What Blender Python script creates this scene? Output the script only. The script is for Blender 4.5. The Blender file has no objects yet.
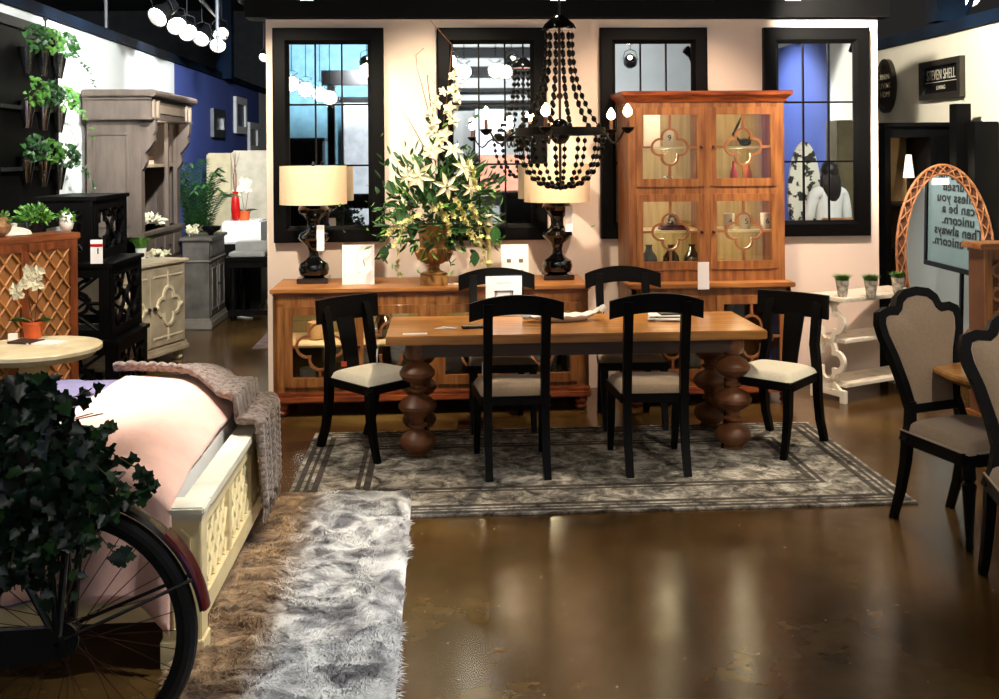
import bpy, bmesh, math, random
from mathutils import Vector, Matrix, noise
from math import sin, cos, pi, atan, radians, sqrt, atan2
R = random.Random(7)
SC = bpy.context.scene
COL = SC.collection
# ---------------------------------------------------------------- camera, world, exposure
F = 1050.0; PHI = atan(59.5 / F); RHO = radians(0.45); H = 1.85
fw = Vector((sin(PHI), cos(PHI), 0)); r0 = Vector((cos(PHI), -sin(PHI), 0)); u0 = Vector((0, 0, 1))
rt = r0 * cos(RHO) - u0 * sin(RHO); up = r0 * sin(RHO) + u0 * cos(RHO)
cd = bpy.data.cameras.new('camera'); cam = bpy.data.objects.new('camera', cd); COL.objects.link(cam)
m = Matrix.Identity(4)
for i in range(3):
    m[i][0] = rt[i]; m[i][1] = up[i]; m[i][2] = -fw[i]
m[2][3] = H
cam.matrix_world = m
cd.sensor_width = 36; cd.lens = F * 36 / 999; cd.shift_y = -(349.5 - 154.5) / 999; cd.clip_start = .05
SC.camera = cam
SC.view_settings.view_transform = 'Standard'; SC.view_settings.look = 'None'
SC.view_settings.exposure = 0.0; SC.view_settings.gamma = 1.0; SC.view_settings.use_curve_mapping = False
w = bpy.data.worlds.new('world'); SC.world = w; w.use_nodes = True
w.node_tree.nodes['Background'].inputs[0].default_value = (.9, .85, .8, 1)
w.node_tree.nodes['Background'].inputs[1].default_value = 0.022

def ray(px, py):
    return fw + rt * ((px - 499.5) / F) + up * ((154.5 - py) / F)
def at(px, py, Z=0.0):
    d = ray(px, py); t = (Z - H) / d.z; return Vector((d.x * t, d.y * t, Z))
def atY(px, py, Y):
    d = ray(px, py); t = Y / d.y; return Vector((d.x * t, Y, H + d.z * t))

# ---------------------------------------------------------------- materials
def lin(c):
    c = [v / 255 for v in c]
    return tuple(v / 12.92 if v <= .04045 else ((v + .055) / 1.055) ** 2.4 for v in c) + (1,)
MATS = {}
def mat(name, rgb, rough=.5, metal=0, var=.12, scale=6, stretch=(1, 1, 1), bump=0, bscale=None, coat=0,
        emit=0, trans=0, spec=.5, rgb2=None, sheen=0, ramp=(.35, .65), sss=0):
    if name in MATS: return MATS[name]
    M = bpy.data.materials.new(name); M.use_nodes = True; nt = M.node_tree; N = nt.nodes; L = nt.links
    p = N['Principled BSDF']; c = lin(rgb)
    p.inputs['Roughness'].default_value = rough; p.inputs['Metallic'].default_value = metal
    p.inputs['Specular IOR Level'].default_value = spec
    if coat: p.inputs['Coat Weight'].default_value = coat; p.inputs['Coat Roughness'].default_value = .12
    if trans: p.inputs['Transmission Weight'].default_value = trans
    if sheen: p.inputs['Sheen Weight'].default_value = sheen
    if emit:
        p.inputs['Emission Color'].default_value = c; p.inputs['Emission Strength'].default_value = emit
    tc = N.new('ShaderNodeTexCoord'); mp = N.new('ShaderNodeMapping'); mp.inputs['Scale'].default_value = stretch
    L.new(tc.outputs['Object'], mp.inputs[0])
    no = N.new('ShaderNodeTexNoise'); no.inputs['Scale'].default_value = scale; no.inputs['Detail'].default_value = 4
    L.new(mp.outputs[0], no.inputs[0])
    rp = N.new('ShaderNodeValToRGB'); L.new(no.outputs[0], rp.inputs[0])
    c2 = lin(rgb2) if rgb2 else tuple(v * (1 - 2 * var) for v in c[:3]) + (1,)
    rp.color_ramp.elements[0].position = ramp[0]; rp.color_ramp.elements[1].position = ramp[1]
    rp.color_ramp.elements[0].color = c2; rp.color_ramp.elements[1].color = c
    L.new(rp.outputs[0], p.inputs['Base Color'])
    if bump:
        b = N.new('ShaderNodeBump'); b.inputs['Strength'].default_value = bump; b.inputs['Distance'].default_value = .01
        n2 = N.new('ShaderNodeTexNoise'); n2.inputs['Scale'].default_value = bscale or scale * 6; n2.inputs['Detail'].default_value = 3
        L.new(mp.outputs[0], n2.inputs[0]); L.new(n2.outputs[0], b.inputs['Height']); L.new(b.outputs[0], p.inputs['Normal'])
    MATS[name] = M; return M
def glass_mat(name, tint=(.9, .95, .9), refl=.10):
    if name in MATS: return MATS[name]
    M = bpy.data.materials.new(name); M.use_nodes = True; nt = M.node_tree; N = nt.nodes; L = nt.links
    N.remove(N['Principled BSDF']); o = N['Material Output']
    t = N.new('ShaderNodeBsdfTransparent'); t.inputs[0].default_value = tint + (1,)
    g = N.new('ShaderNodeBsdfGlossy'); g.inputs['Roughness'].default_value = .03
    f = N.new('ShaderNodeFresnel'); f.inputs[0].default_value = 1.5
    ma = N.new('ShaderNodeMath'); ma.operation = 'ADD'; ma.inputs[1].default_value = refl - .04; L.new(f.outputs[0], ma.inputs[0])
    mx = N.new('ShaderNodeMixShader'); L.new(ma.outputs[0], mx.inputs[0]); L.new(t.outputs[0], mx.inputs[1]); L.new(g.outputs[0], mx.inputs[2])
    L.new(mx.outputs[0], o.inputs[0]); MATS[name] = M; return M

m_black = mat('black lacquer', (10, 9, 9), .45, var=.2, scale=4, spec=.12)
m_blackm = mat('black frame paint', (8, 7, 7), .5, var=.2, scale=3, spec=.1)
m_gloss = mat('gloss black glaze', (8, 8, 8), .06, var=.1, coat=.5)
m_oak = mat('honey oak', (172, 116, 58), .42, scale=6, stretch=(.5, 5, 5), rgb2=(126, 74, 30), bump=.15, bscale=30)
m_oakv = mat('honey oak upright', (158, 104, 54), .42, scale=6, stretch=(5, 5, .5), rgb2=(112, 64, 27), bump=.15, bscale=30)
m_oakd = mat('oak tracery', (150, 98, 58), .45, scale=9, rgb2=(110, 66, 34))
m_cherry = mat('reddish oak', (160, 82, 40), .38, scale=5, stretch=(1, 6, 6), rgb2=(96, 40, 18))
m_top = mat('table top wood', (194, 136, 70), .3, scale=4, stretch=(.6, 7, 7), rgb2=(156, 102, 46), bump=.06, bscale=20, coat=.2)
m_turn = mat('turned leg wood', (120, 74, 42), .42, scale=8, rgb2=(92, 52, 28), bump=.1)
m_cream = mat('cream upholstery', (226, 216, 192), .85, var=.04, scale=60, bump=.1, bscale=250, sheen=.2)
m_linen = mat('taupe linen', (150, 128, 104), .85, var=.06, scale=80, bump=.15, bscale=300, sheen=.2)
m_pipe = mat('piping', (176, 160, 140), .8)
m_white = mat('white paint', (238, 236, 230), .5, var=.03)
m_paper = mat('paper', (246, 244, 242), .6, var=.01)
m_ivory = mat('ivory paint', (236, 214, 160), .5, var=.08, scale=5)
m_wcon = mat('distressed white paint', (236, 228, 208), .5, scale=9, rgb2=(206, 190, 160), ramp=(.3, .45))
m_grey = mat('grey washed wood', (98, 84, 74), .6, scale=5, stretch=(3, 3, .6), rgb2=(82, 70, 62), bump=.1)
m_greyin = mat('pale washed lining', (172, 152, 124), .6, scale=6, rgb2=(140, 122, 100))
m_greyd = mat('slate washed wood', (98, 93, 86), .5, scale=6, rgb2=(70, 66, 62), bump=.1)
m_taupe = mat('taupe painted wood', (176, 160, 134), .5, scale=6, rgb2=(152, 136, 112))
m_leaf = mat('leaf green', (46, 92, 36), .45, scale=8, rgb2=(20, 52, 18))
m_leafl = mat('light leaf green', (98, 150, 52), .5, scale=8, rgb2=(52, 104, 30))
m_ivy = mat('ivy green', (18, 44, 26), .35, scale=9, rgb2=(6, 18, 11), spec=.5)
m_grass = mat('grass green', (92, 140, 44), .6, scale=20, rgb2=(48, 92, 22))
m_stem = mat('stem', (84, 78, 42), .6)
m_twig = mat('twig', (110, 70, 44), .7)
m_petal = mat('petal', (222, 216, 186), .5, var=.04, scale=9)
m_petaly = mat('cream petal', (206, 198, 130), .5, var=.05, scale=9)
m_terra = mat('orange ceramic', (208, 92, 40), .4)
m_urn = mat('gilded stone', (176, 132, 72), .4, metal=.25, scale=8, rgb2=(112, 76, 36), bump=.15)
m_steel = mat('steel', (150, 150, 150), .3, metal=.9)
m_dsteel = mat('dark steel', (20, 21, 24), .5, metal=.3)
m_blue = mat('blue steel', (18, 36, 58), .8, scale=2, rgb2=(8, 16, 28), spec=.1)
m_glass = glass_mat('clear glass'); m_cab = glass_mat('cabinet glass', (.93, .92, .85), .09)
m_red = mat('red glaze', (190, 24, 22), .25)
m_clear = glass_mat('vase glass', (.8, .82, .8), .45)
m_mirror = mat('mirror silver', (235, 238, 238), .015, metal=1, var=0)
m_ink = mat('ink', (26, 26, 28), .6)
m_bulb = mat('bulb glow', (255, 214, 160), .4, emit=60)
m_lens = mat('lamp lens', (255, 246, 232), .4, emit=40)
m_hot = mat('hot lamp lens', (255, 226, 176), .4, emit=160)
m_lensd = mat('soft lamp lens', (255, 240, 220), .4, emit=14)

# ---------------------------------------------------------------- mesh builder
class B:
    def __init__(s): s.bm = bmesh.new()
    def box(s, c, d, rot=None, bev=0):
        t = bmesh.ops.create_cube(s.bm, size=1)['verts']
        M = Matrix.Translation(c) @ (rot.to_4x4() if rot is not None else Matrix.Identity(4)) @ Matrix.Diagonal((d[0], d[1], d[2], 1))
        bmesh.ops.transform(s.bm, matrix=M, verts=t)
        if bev:
            es = list({e for v in t for e in v.link_edges})
            bmesh.ops.bevel(s.bm, geom=es, offset=bev, segments=2, affect='EDGES', clamp_overlap=True)
        return s
    def bx(s, x0, x1, y0, y1, z0, z1, bev=0):
        return s.box(((x0 + x1) / 2, (y0 + y1) / 2, (z0 + z1) / 2), (abs(x1 - x0), abs(y1 - y0), abs(z1 - z0)), bev=bev)
    def lathe(s, prof, c=(0, 0, 0), seg=24, sx=1, sy=1, rot=None, cap=True):
        rings = []; M = (rot.to_4x4() if rot is not None else Matrix.Identity(4))
        for r, z in prof:
            rings.append([s.bm.verts.new(Vector(c) + M @ Vector((max(r, .0004) * cos(2 * pi * i / seg) * sx, max(r, .0004) * sin(2 * pi * i / seg) * sy, z))) for i in range(seg)])
        for a, b in zip(rings, rings[1:]):
            for i in range(seg):
                j = (i + 1) % seg
                s.bm.faces.new((a[i], a[j], b[j], b[i]))
        if cap:
            s.bm.faces.new(rings[0][::-1]); s.bm.faces.new(rings[-1])
        return s
    def sph(s, c, r, seg=12, rot=None):
        if not hasattr(r, '__len__'): r = (r, r, r)
        n = max(6, seg // 2 + 1)
        return s.lathe([(sin(pi * k / n), -cos(pi * k / n) * r[2]) for k in range(n + 1)], c, seg, r[0], r[1], rot)
    def cyl(s, a, b, r, r2=None, seg=12):
        a = Vector(a); b = Vector(b); d = b - a; q = d.to_track_quat('Z', 'Y').to_matrix()
        return s.lathe([(r, 0), (r if r2 is None else r2, d.length)], a, seg, rot=q)
    def tube(s, pts, r, seg=8, closed=False):
        pts = [Vector(p) for p in pts]; n = len(pts); rings = []; nrm = None
        for i, p in enumerate(pts):
            a = pts[i - 1] if (i > 0 or closed) else p; b = pts[(i + 1) % n] if (i < n - 1 or closed) else p
            t = (b - a).normalized()
            if nrm is None:
                nrm = t.cross(Vector((0, 0, 1)))
                if nrm.length < .05: nrm = t.cross(Vector((0, 1, 0)))
            nrm = (nrm - t * nrm.dot(t)).normalized(); bi = t.cross(nrm)
            rr = r[i] if hasattr(r, '__len__') else r
            rings.append([s.bm.verts.new(p + (nrm * cos(2 * pi * k / seg) + bi * sin(2 * pi * k / seg)) * rr) for k in range(seg)])
        m_ = n if closed else n - 1
        for i in range(m_):
            a = rings[i]; b = rings[(i + 1) % n]
            for k in range(seg):
                j = (k + 1) % seg; s.bm.faces.new((a[k], a[j], b[j], b[k]))
        if not closed: s.bm.faces.new(rings[0][::-1]); s.bm.faces.new(rings[-1])
        return s
    def sweep(s, pts, prof, n, closed=True):
        """planar mitred sweep. prof: closed list of (in-plane outward offset, offset along n)."""
        pts = [Vector(p) for p in pts]; n = Vector(n).normalized(); N = len(pts); rings = []
        for i, p in enumerate(pts):
            a = pts[i - 1] if (i > 0 or closed) else None; b = pts[(i + 1) % N] if (i < N - 1 or closed) else None
            d1 = (p - a).normalized() if a is not None else None; d2 = (b - p).normalized() if b is not None else None
            n1 = d1.cross(n) if d1 is not None else None; n2 = d2.cross(n) if d2 is not None else None
            if n1 is None: o = n2
            elif n2 is None: o = n1
            else:
                o = (n1 + n2); 
                o = o.normalized() if o.length > 1e-6 else n1
                o = o / max(.35, o.dot(n1))
            rings.append([s.bm.verts.new(p + o * u + n * w_) for u, w_ in prof])
        K = len(prof)
        for i in range(N if closed else N - 1):
            a = rings[i]; b = rings[(i + 1) % N]
            for k in range(K):
                j = (k + 1) % K; s.bm.faces.new((a[k], a[j], b[j], b[k]))
        if not closed: s.bm.faces.new(rings[0][::-1]); s.bm.faces.new(rings[-1])
        return s
    def prism(s, poly, fn, a, b):
        """poly of 2d points; fn(u,v,w)->vec; extruded w from a to b"""
        A = [s.bm.verts.new(fn(u, v, a)) for u, v in poly]; Bv = [s.bm.verts.new(fn(u, v, b)) for u, v in poly]
        s.bm.faces.new(A[::-1]); s.bm.faces.new(Bv); n = len(poly)
        for i in range(n):
            j = (i + 1) % n; s.bm.faces.new((A[i], A[j], Bv[j], Bv[i]))
        return s
    def grid(s, f, nu, nv, wrap=False):
        V = [[s.bm.verts.new(f(i / nu, j / nv)) for j in range(nv + 1)] for i in range(nu + 1)]
        for i in range(nu):
            for j in range(nv): s.bm.faces.new((V[i][j], V[i + 1][j], V[i + 1][j + 1], V[i][j + 1]))
        return s
    def poly(s, pts):
        s.bm.faces.new([s.bm.verts.new(p) for p in pts]); return s
    def build(s, name, m_, parent=None, smooth=True, ang=35, **tags):
        bmesh.ops.recalc_face_normals(s.bm, faces=s.bm.faces)
        me = bpy.data.meshes.new(name); s.bm.to_mesh(me); s.bm.free(); me.materials.append(m_)
        o = bpy.data.objects.new(name, me); COL.objects.link(o)
        if smooth:
            me.polygons.foreach_set('use_smooth', [True] * len(me.polygons))
            me.set_sharp_from_angle(angle=radians(ang))
        if parent: o.parent = parent
        for k, v in tags.items(): o[k] = v
        return o
def tag(o, label, cat, group=None, kind=None):
    if label: o['label'] = label
    if cat: o['category'] = cat
    if group: o['group'] = group
    if kind: o['kind'] = kind
    return o
def thing(name, label, cat, loc=(0, 0, 0), rz=0, group=None):
    o = bpy.data.objects.new(name, None); COL.objects.link(o); o.location = loc; o.rotation_euler = (0, 0, rz)
    return tag(o, label, cat, group)
def struct(name, b, m_):
    o = b.build(name, m_); o['kind'] = 'structure'; return o
KIDS = {}
def dup(root, loc, rz, label, group=None):
    r = root.copy(); COL.objects.link(r); r.location = loc; r.rotation_euler = (0, 0, rz); r['label'] = label
    if group: r['group'] = group
    def cp(src, dst):
        for ch in [o for o in COL.objects if o.parent == src]:
            c = ch.copy(); COL.objects.link(c); c.parent = dst; cp(ch, c)
    cp(root, r); return r
def text(name, s, size, M, m_, parent, ext=.001, align='CENTER', space=1.0, off=0.0):
    cu = bpy.data.curves.new('t', 'FONT'); cu.body = s; cu.size = size; cu.align_x = align; cu.align_y = 'CENTER'; cu.extrude = ext
    cu.space_line = space; cu.offset = off; cu.space_character = 1.08; cu.resolution_u = 3
    o = bpy.data.objects.new('t', cu); COL.objects.link(o)
    dg = bpy.context.evaluated_depsgraph_get(); me = bpy.data.meshes.new_from_object(o.evaluated_get(dg))
    bpy.data.objects.remove(o); me.materials.clear(); me.materials.append(m_); me.transform(M)
    q = bpy.data.objects.new(name, me); COL.objects.link(q); q.parent = parent; return q
RX = Matrix.Rotation(pi / 2, 4, 'X')            # text standing up, readable from -Y
def quatre(R_, cx, cy, n=9, d=.55, r=.45):
    t = (2 * d + sqrt(4 * d * d - 8 * (d * d - r * r))) / 4
    a = atan2(t, t - d); pts = []
    for q in range(4):
        for k in range(n):
            th = -a + 2 * a * k / n; x = d + r * cos(th); y = r * sin(th)
            c_, s_ = cos(q * pi / 2), sin(q * pi / 2)
            pts.append((cx + R_ * (x * c_ - y * s_), cy + R_ * (x * s_ + y * c_)))
    return pts
RECT = lambda w_, d_: [(-w_ / 2, -d_ / 2), (w_ / 2, -d_ / 2), (w_ / 2, d_ / 2), (-w_ / 2, d_ / 2)]

CEIL = 5.0
# ---------------------------------------------------------------- lamps on tracks
def spot_head(loc, tgt, watts, label, col=(1, .9, .78), ang=60, size=.05, lens=None, group=None, blend=.6, s=1.0, hang=False):
    loc = Vector(loc); d = (Vector(tgt) - loc).normalized(); q = d.to_track_quat('Z', 'Y').to_matrix()
    t = thing('track_spotlight', label, 'spotlight', loc, 0, group)
    b = B(); b.lathe([(.02 * s, -.14 * s), (.04 * s, -.13 * s), (.042 * s, -.06 * s), (.06 * s, -.02 * s), (.064 * s, .03 * s), (.058 * s, .03 * s), (.052 * s, .0)], seg=16, rot=q, cap=False); b.build('lamp_can', m_dsteel, t)
    b = B(); b.lathe([(.053 * s, .004), (.04 * s, .014), (.0, .018)], seg=16, rot=q); b.build('lens', lens or m_lens, t)
    b = B(); b.tube([(0, 0, .1 * s), (0, 0, CEIL - loc.z if hang else .16 * s)], .006, 6); b.tube([q @ Vector((.068 * s, 0, -.04 * s)), (.05 * s, 0, .09 * s), (0, 0, .11 * s), (-.05 * s, 0, .09 * s), q @ Vector((-.068 * s, 0, -.04 * s))], .007, 6); b.build('yoke', m_dsteel, t)
    if watts:
        ld = bpy.data.lights.new('beam', 'SPOT'); ld.energy = watts; ld.color = col; ld.spot_size = radians(ang); ld.spot_blend = blend; ld.shadow_soft_size = size
        lo = bpy.data.objects.new('beam', ld); COL.objects.link(lo); lo.parent = t
        lo.location = d * .05 * s; lo.rotation_euler = (-d).to_track_quat('Z', 'Y').to_euler()
    return t
def track(x0, y0, x1, y1, z, label):
    t = thing('light_track', label, 'light track', (0, 0, 0))
    b = B(); d = Vector((x1 - x0, y1 - y0, 0)); b.box(((x0 + x1) / 2, (y0 + y1) / 2, z), (.035, d.length, .03), Matrix.Rotation(atan2(-d.x, d.y), 3, 'Z')); b.build('rail', m_dsteel, t)
    for k in (.1, .5, .9):
        p = Vector((x0, y0, z)) + d * k; B().cyl(p, (p.x, p.y, CEIL), .006, seg=6).build('hanger', m_dsteel, t)
    return t

# ================================================================ STRUCTURE
def floor_mat():
    M = bpy.data.materials.new('polished concrete'); M.use_nodes = True; nt = M.node_tree; N = nt.nodes; L = nt.links; p = N['Principled BSDF']
    tc = N.new('ShaderNodeTexCoord')
    def nz(sc, det=5, rough=.6):
        n = N.new('ShaderNodeTexNoise'); n.inputs['Scale'].default_value = sc; n.inputs['Detail'].default_value = det; n.inputs['Roughness'].default_value = rough
        L.new(tc.outputs['Object'], n.inputs[0]); return n
    n1 = nz(.9); n2 = nz(7, 6); n3 = nz(60, 2)
    r1 = N.new('ShaderNodeValToRGB'); L.new(n1.outputs[0], r1.inputs[0])
    e = r1.color_ramp.elements; e[0].position = .3; e[0].color = lin((62, 49, 24)); e[1].position = .7; e[1].color = lin((108, 84, 44))
    x = e.new(.5); x.color = lin((76, 53, 25))
    r2 = N.new('ShaderNodeValToRGB'); L.new(n2.outputs[0], r2.inputs[0]); r2.color_ramp.elements[0].color = (.6, .6, .6, 1); r2.color_ramp.elements[1].color = (1.2, 1.2, 1.2, 1)
    mx = N.new('ShaderNodeMixRGB'); mx.blend_type = 'MULTIPLY'; mx.inputs[0].default_value = 1; L.new(r1.outputs[0], mx.inputs[1]); L.new(r2.outputs[0], mx.inputs[2])
    # small pale scuffs
    r3 = N.new('ShaderNodeValToRGB'); n4 = nz(46, 1, .4); L.new(n4.outputs[0], r3.inputs[0]); r3.color_ramp.elements[0].position = .79; r3.color_ramp.elements[0].color = (0, 0, 0, 1); r3.color_ramp.elements[1].position = .775
    m2 = N.new('ShaderNodeMixRGB'); L.new(r3.outputs[0], m2.inputs[0]); L.new(mx.outputs[0], m2.inputs[1]); m2.inputs[2].default_value = lin((170, 150, 110))
    L.new(m2.outputs[0], p.inputs['Base Color'])
    rr = N.new('ShaderNodeMapRange'); rr.inputs[3].default_value = .12; rr.inputs[4].default_value = .27; L.new(n2.outputs[0], rr.inputs[0]); L.new(rr.outputs[0], p.inputs['Roughness'])
    b = N.new('ShaderNodeBump'); b.inputs['Strength'].default_value = .05; b.inputs['Distance'].default_value = .02; L.new(nz(3, 3).outputs[0], b.inputs['Height']); L.new(b.outputs[0], p.inputs['Normal'])
    return M
struct('floor', B().bx(-9, 9, -7, 24, -.1, 0), floor_mat())
m_ceil = mat('black ceiling', (22, 22, 24), .8)
struct('ceiling', B().bx(-9, 9, -7, 24, CEIL, CEIL + .1), m_ceil)
m_wall = mat('warm white plaster', (232, 212, 196), .8, var=.02, scale=2, bump=.03, bscale=80)
m_wallL = mat('cool white plaster', (232, 234, 230), .8, var=.02, scale=2)
m_wallR = mat('cream plaster', (228, 220, 200), .8, var=.03, scale=2)
m_wblue = mat('blue wall paint', (74, 92, 168), .8, var=.06, scale=1.5)
m_wlblue = mat('pale blue wall paint', (150, 190, 206), .8, var=.06, scale=1.5)
m_far = mat('far wall paint', (150, 150, 146), .8, var=.06, scale=1.5)
struct('wall_back', B().bx(-1.345, 3.515, 8.25, 8.40, 0, 2.915), m_wall)
XL = -3.4; ZL = 3.06
struct('wall_left', B().bx(XL - .12, XL, 5.5, 13.7, 0, ZL), m_wallL)
struct('wall_left_blue', B().bx(XL - .12, XL, 13.7, 20, 0, ZL), m_wblue)
struct('wall_left_far', B().bx(XL - .12, XL, 20, 23, 0, ZL), m_wallL)
struct('wall_right', B().bx(4.6, 4.72, 8.2, 13, 0, 2.91), m_wallR)
struct('wall_far', B().bx(-9, 9, 23, 23.1, 0, CEIL), mat('dark far wall', (60, 62, 66), .8))
struct('wall_rear', B().bx(-9, 9, -6.1, -6, 0, CEIL), m_far)
struct('wall_rear_blue', B().bx(-5, -.4, -5.9, -5.8, 0, 3.6), m_wlblue)
struct('wall_side_blue', B().bx(5.9, 6.0, -4, .9, 0, 3.66), m_wblue)
struct('wall_side_white', B().bx(5.9, 6.0, .9, 8.6, 0, 3.66), m_wallL)
# black headers and blue steel caps on the walls
struct('trim_1', B().bx(-1.5, 3.6, 8.2, 8.44, 2.925, 3.06), m_blackm)
struct('trim_2', B().bx(XL - .16, XL + .04, 5.5, 23, ZL, ZL + .10), m_blue)
struct('trim_3', B().bx(4.56, 4.76, 8.2, 13, 2.91, 3.02), m_blue)
for i, (x, y, wd) in enumerate([(-3.35, 16.6, .13), (4.75, 9.6, .14)]):
    struct('trim_%d' % (4 + i), B().bx(x - wd, x + wd, y - .1, y + .1, ZL, CEIL), m_blue)
for i, (x, y) in enumerate([(-3.5, 11.27), (-2.6, 12.5), (-1.9, 14.5), (4.2, 12.0)]):
    struct('trim_%d' % (6 + i), B().cyl((x, y, 3.1), (x, y, CEIL), .02, seg=8), mat('grey pole', (90, 92, 96), .5))
for i, y in enumerate([1.5, 4.5, 9.2, 12.2, 15.5]):
    struct('trim_%d' % (10 + i), B().bx(-8, 8, y - .12, y + .12, 4.45, 4.8), m_dsteel)
b = B()
for k in range(6):
    b.cyl((4.9 + .0 * k, 9.6 - k * .9, 3.05 + (k % 2) * .9), (4.9, 8.7 - k * .9, 3.05 + ((k + 1) % 2) * .9), .03, seg=6)
b.bx(4.87, 4.93, 4.3, 9.7, 3.95, 4.03)
struct('trim_15', b, m_blue)
struct('trim_16', B().bx(2.0, 3.4, 12.8, 13.4, 3.75, 4.15), mat('pale duct', (150, 150, 148), .5))
# dark beams and doorway behind the viewer (seen in the mirrors)
b = B()
for z, h in [(4.45, .1), (3.87, .19), (3.48, .21), (3.16, .08), (2.86, .12)]:
    b.bx(-.6, 2.3, -5.5, -5.4, z, z + h)
struct('trim_17', b, m_blackm)
b = B(); b.bx(-2.0, -.75, -1.6, -1.45, 3.05, 3.3); b.bx(-1.9, -1.78, -1.6, -1.45, 0, 3.05); b.bx(-.9, -.75, -1.6, -1.45, 0, 3.05); b.bx(-1.78, -.9, -1.6, -1.5, .95, 1.2); b.bx(-1.78, -.9, -1.6, -1.5, 2.75, 2.85)
struct('door_1', b, m_blackm)
m_glowy = mat('lit white wall', (236, 240, 244), .8)
struct('wall_rear_white', B().bx(.75, 1.35, -5.7, -5.55, 1.85, 2.8), m_glowy)
struct('wall_rear_bright', B().bx(-1.98, -1.45, -5.5, -5.4, 0, 2.95), m_glowy)
struct('wall_rear_pink', B().bx(.8, 2.25, -5.5, -5.35, 1.1, 1.84), mat('salmon panel', (226, 150, 120), .8))
struct('wall_rear_panel', B().bx(-3.2, -1.2, -5.75, -5.6, 0, 4.3), mat('sky blue panel', (120, 170, 190), .8))

# ================================================================ LIGHTS (working track heads)
track(-1.6, 1.2, -1.6, 9.8, 3.56, 'black ceiling light track running above the bed')
track(2.6, 1.0, 2.6, 7.9, 3.56, 'black ceiling light track above the right end of the dining table')
track(1.75, 5.6, 1.75, 6.8, 3.56, 'short black ceiling light track in front of the oak hutch')
track(.3, 4.0, .3, 6.8, 3.56, 'short black ceiling light track in front of the flowers')
track(.7, 1.0, .7, 7.6, 3.56, 'black ceiling light track above the dining rug')
WARM = (1, .84, .66); NEU = (1, .93, .84); COOL = (.9, .95, 1)
G = 'track spotlights seen only in the wall mirrors'
HL = 'white-hot track spotlight out of view, some reflected in the black-framed mirrors, some added fill'
def hd(x, y, tgt, wt, col=NEU, ang=55, size=.05, **k):
    return spot_head((x, y, 3.40), tgt, wt, HL, col, ang, size, group=G, **k)
hd(-1.6, 5.1, (-1.62, 4.85, .7), 800, (1, .96, .94), 38, blend=.9)
hd(.3, 4.3, (-.88, 4.75, .35), 230, (1, .93, .8), 40)
hd(-1.6, 6.5, (-1.05, 8.1, 1.5), 420, (1, .88, .70), 66)
hd(-1.6, 5.9, (-2.5, 7.0, .8), 330, WARM, 60)
hd(-1.6, 6.4, (-3.4, 9.0, 2.1), 900, (.95, 1, .98), 80, .08)
hd(-1.6, 8.4, (-3.3, 10.6, 2.6), 650, (.95, 1, .98), 70, .08)
hd(-1.9, 10.4, (-3.4, 15, 2.0), 900, (.9, .95, 1), 70, .08)
hd(-1.6, 9.2, (-2.6, 11.5, .5), 260, NEU, 60, .08)
hd(.7, 3.6, (-.22, 4.2, 0), 430, (.88, .94, 1), 44)
hd(-1.6, 3.9, (-2.5, 6.4, .95), 260, NEU, 17)  # unseen fill head added to brighten the orchid
hd(-1.6, 5.6, (-.60, 6.5, .3), 150, (1, .9, .76), 26)
hd(.3, 6.3, (0, 8.1, 1.5), 400, (1, .86, .64), 66)
hd(.7, 4.4, (.49, 7.08, .95), 620, NEU, 11)  # unseen fill head added to whiten the sign on the table
hd(.7, 7.3, (.35, 6.5, .6), 260, (1, .84, .62), 62)
hd(2.6, 7.5, (1.8, 6.6, .6), 260, (1, .84, .62), 62)
hd(.7, 5.0, (.45, 5.15, 0), 105, (1, .95, .88), 36)
hd(1.75, 5.6, (1.9, 5.15, 0), 105, (1, .95, .88), 38)
hd(2.6, 5.9, (2.6, 6.5, .3), 120, (1, .9, .76), 42)
hd(1.75, 6.2, (1.7, 8.0, 1.6), 250, (1, .76, .56), 66)
hd(2.6, 6.4, (3.2, 8.0, .9), 420, (1, .8, .66), 60)
hd(2.6, 2.2, (2.6, 5.1, .7), 250, (1, .9, .76), 42)
hd(2.6, 6.9, (4.6, 9.6, 2.0), 800, (1, .92, .78), 70)
hd(2.6, 7.7, (4.3, 5.0, 1.1), 200, NEU, 40)  # unseen fill head added for the woman and oval panel in the mirror
hd(4.2, 7.6, (5.1, 5.9, 1.5), 260, (.95, 1, .97), 80)  # unseen wash added for the quote sign in the oval mirror
hd(4.2, 6.2, (5.9, 6.6, 1.0), 160, (.95, 1, .95), 110)
# wash behind the camera so that the mirrors have something to show
for x, tx, e_ in [(-1.2, -2.4, 2200), (1.2, .9, 1600), (3.2, 4.2, 1200)]:
    hd(x, -1.0, (tx, -6, 2.6), e_, COOL, 110, lens=m_lensd, s=1.8)
hd(4.2, -.5, (5.9, -.6, 2.0), 420, (1, 1, .95), 110, lens=m_lensd, s=1.8)
hd(4.2, 1.4, (5.9, 2.6, 1.8), 420, NEU, 110, lens=m_lensd, s=1.8)
for x, y, z in [(-2.35, -.4, 3.0), (-2.15, -.6, 2.92), (-1.95, -.8, 2.86), (-1.8, -.9, 2.8), (-1.15, -.3, 3.2), (-1.05, -.8, 3.1), (.15, .2, 3.3), (.4, -.6, 3.2), (.9, -.4, 3.2), (1.05, -.4, 3.18), (4.95, .2, 3.5), (5.1, -.5, 3.6)]:
    q_ = spot_head((x, y, z), (x + .3, 8, 1.8), 0, HL, s=2.0, group=G, hang=True)
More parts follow.
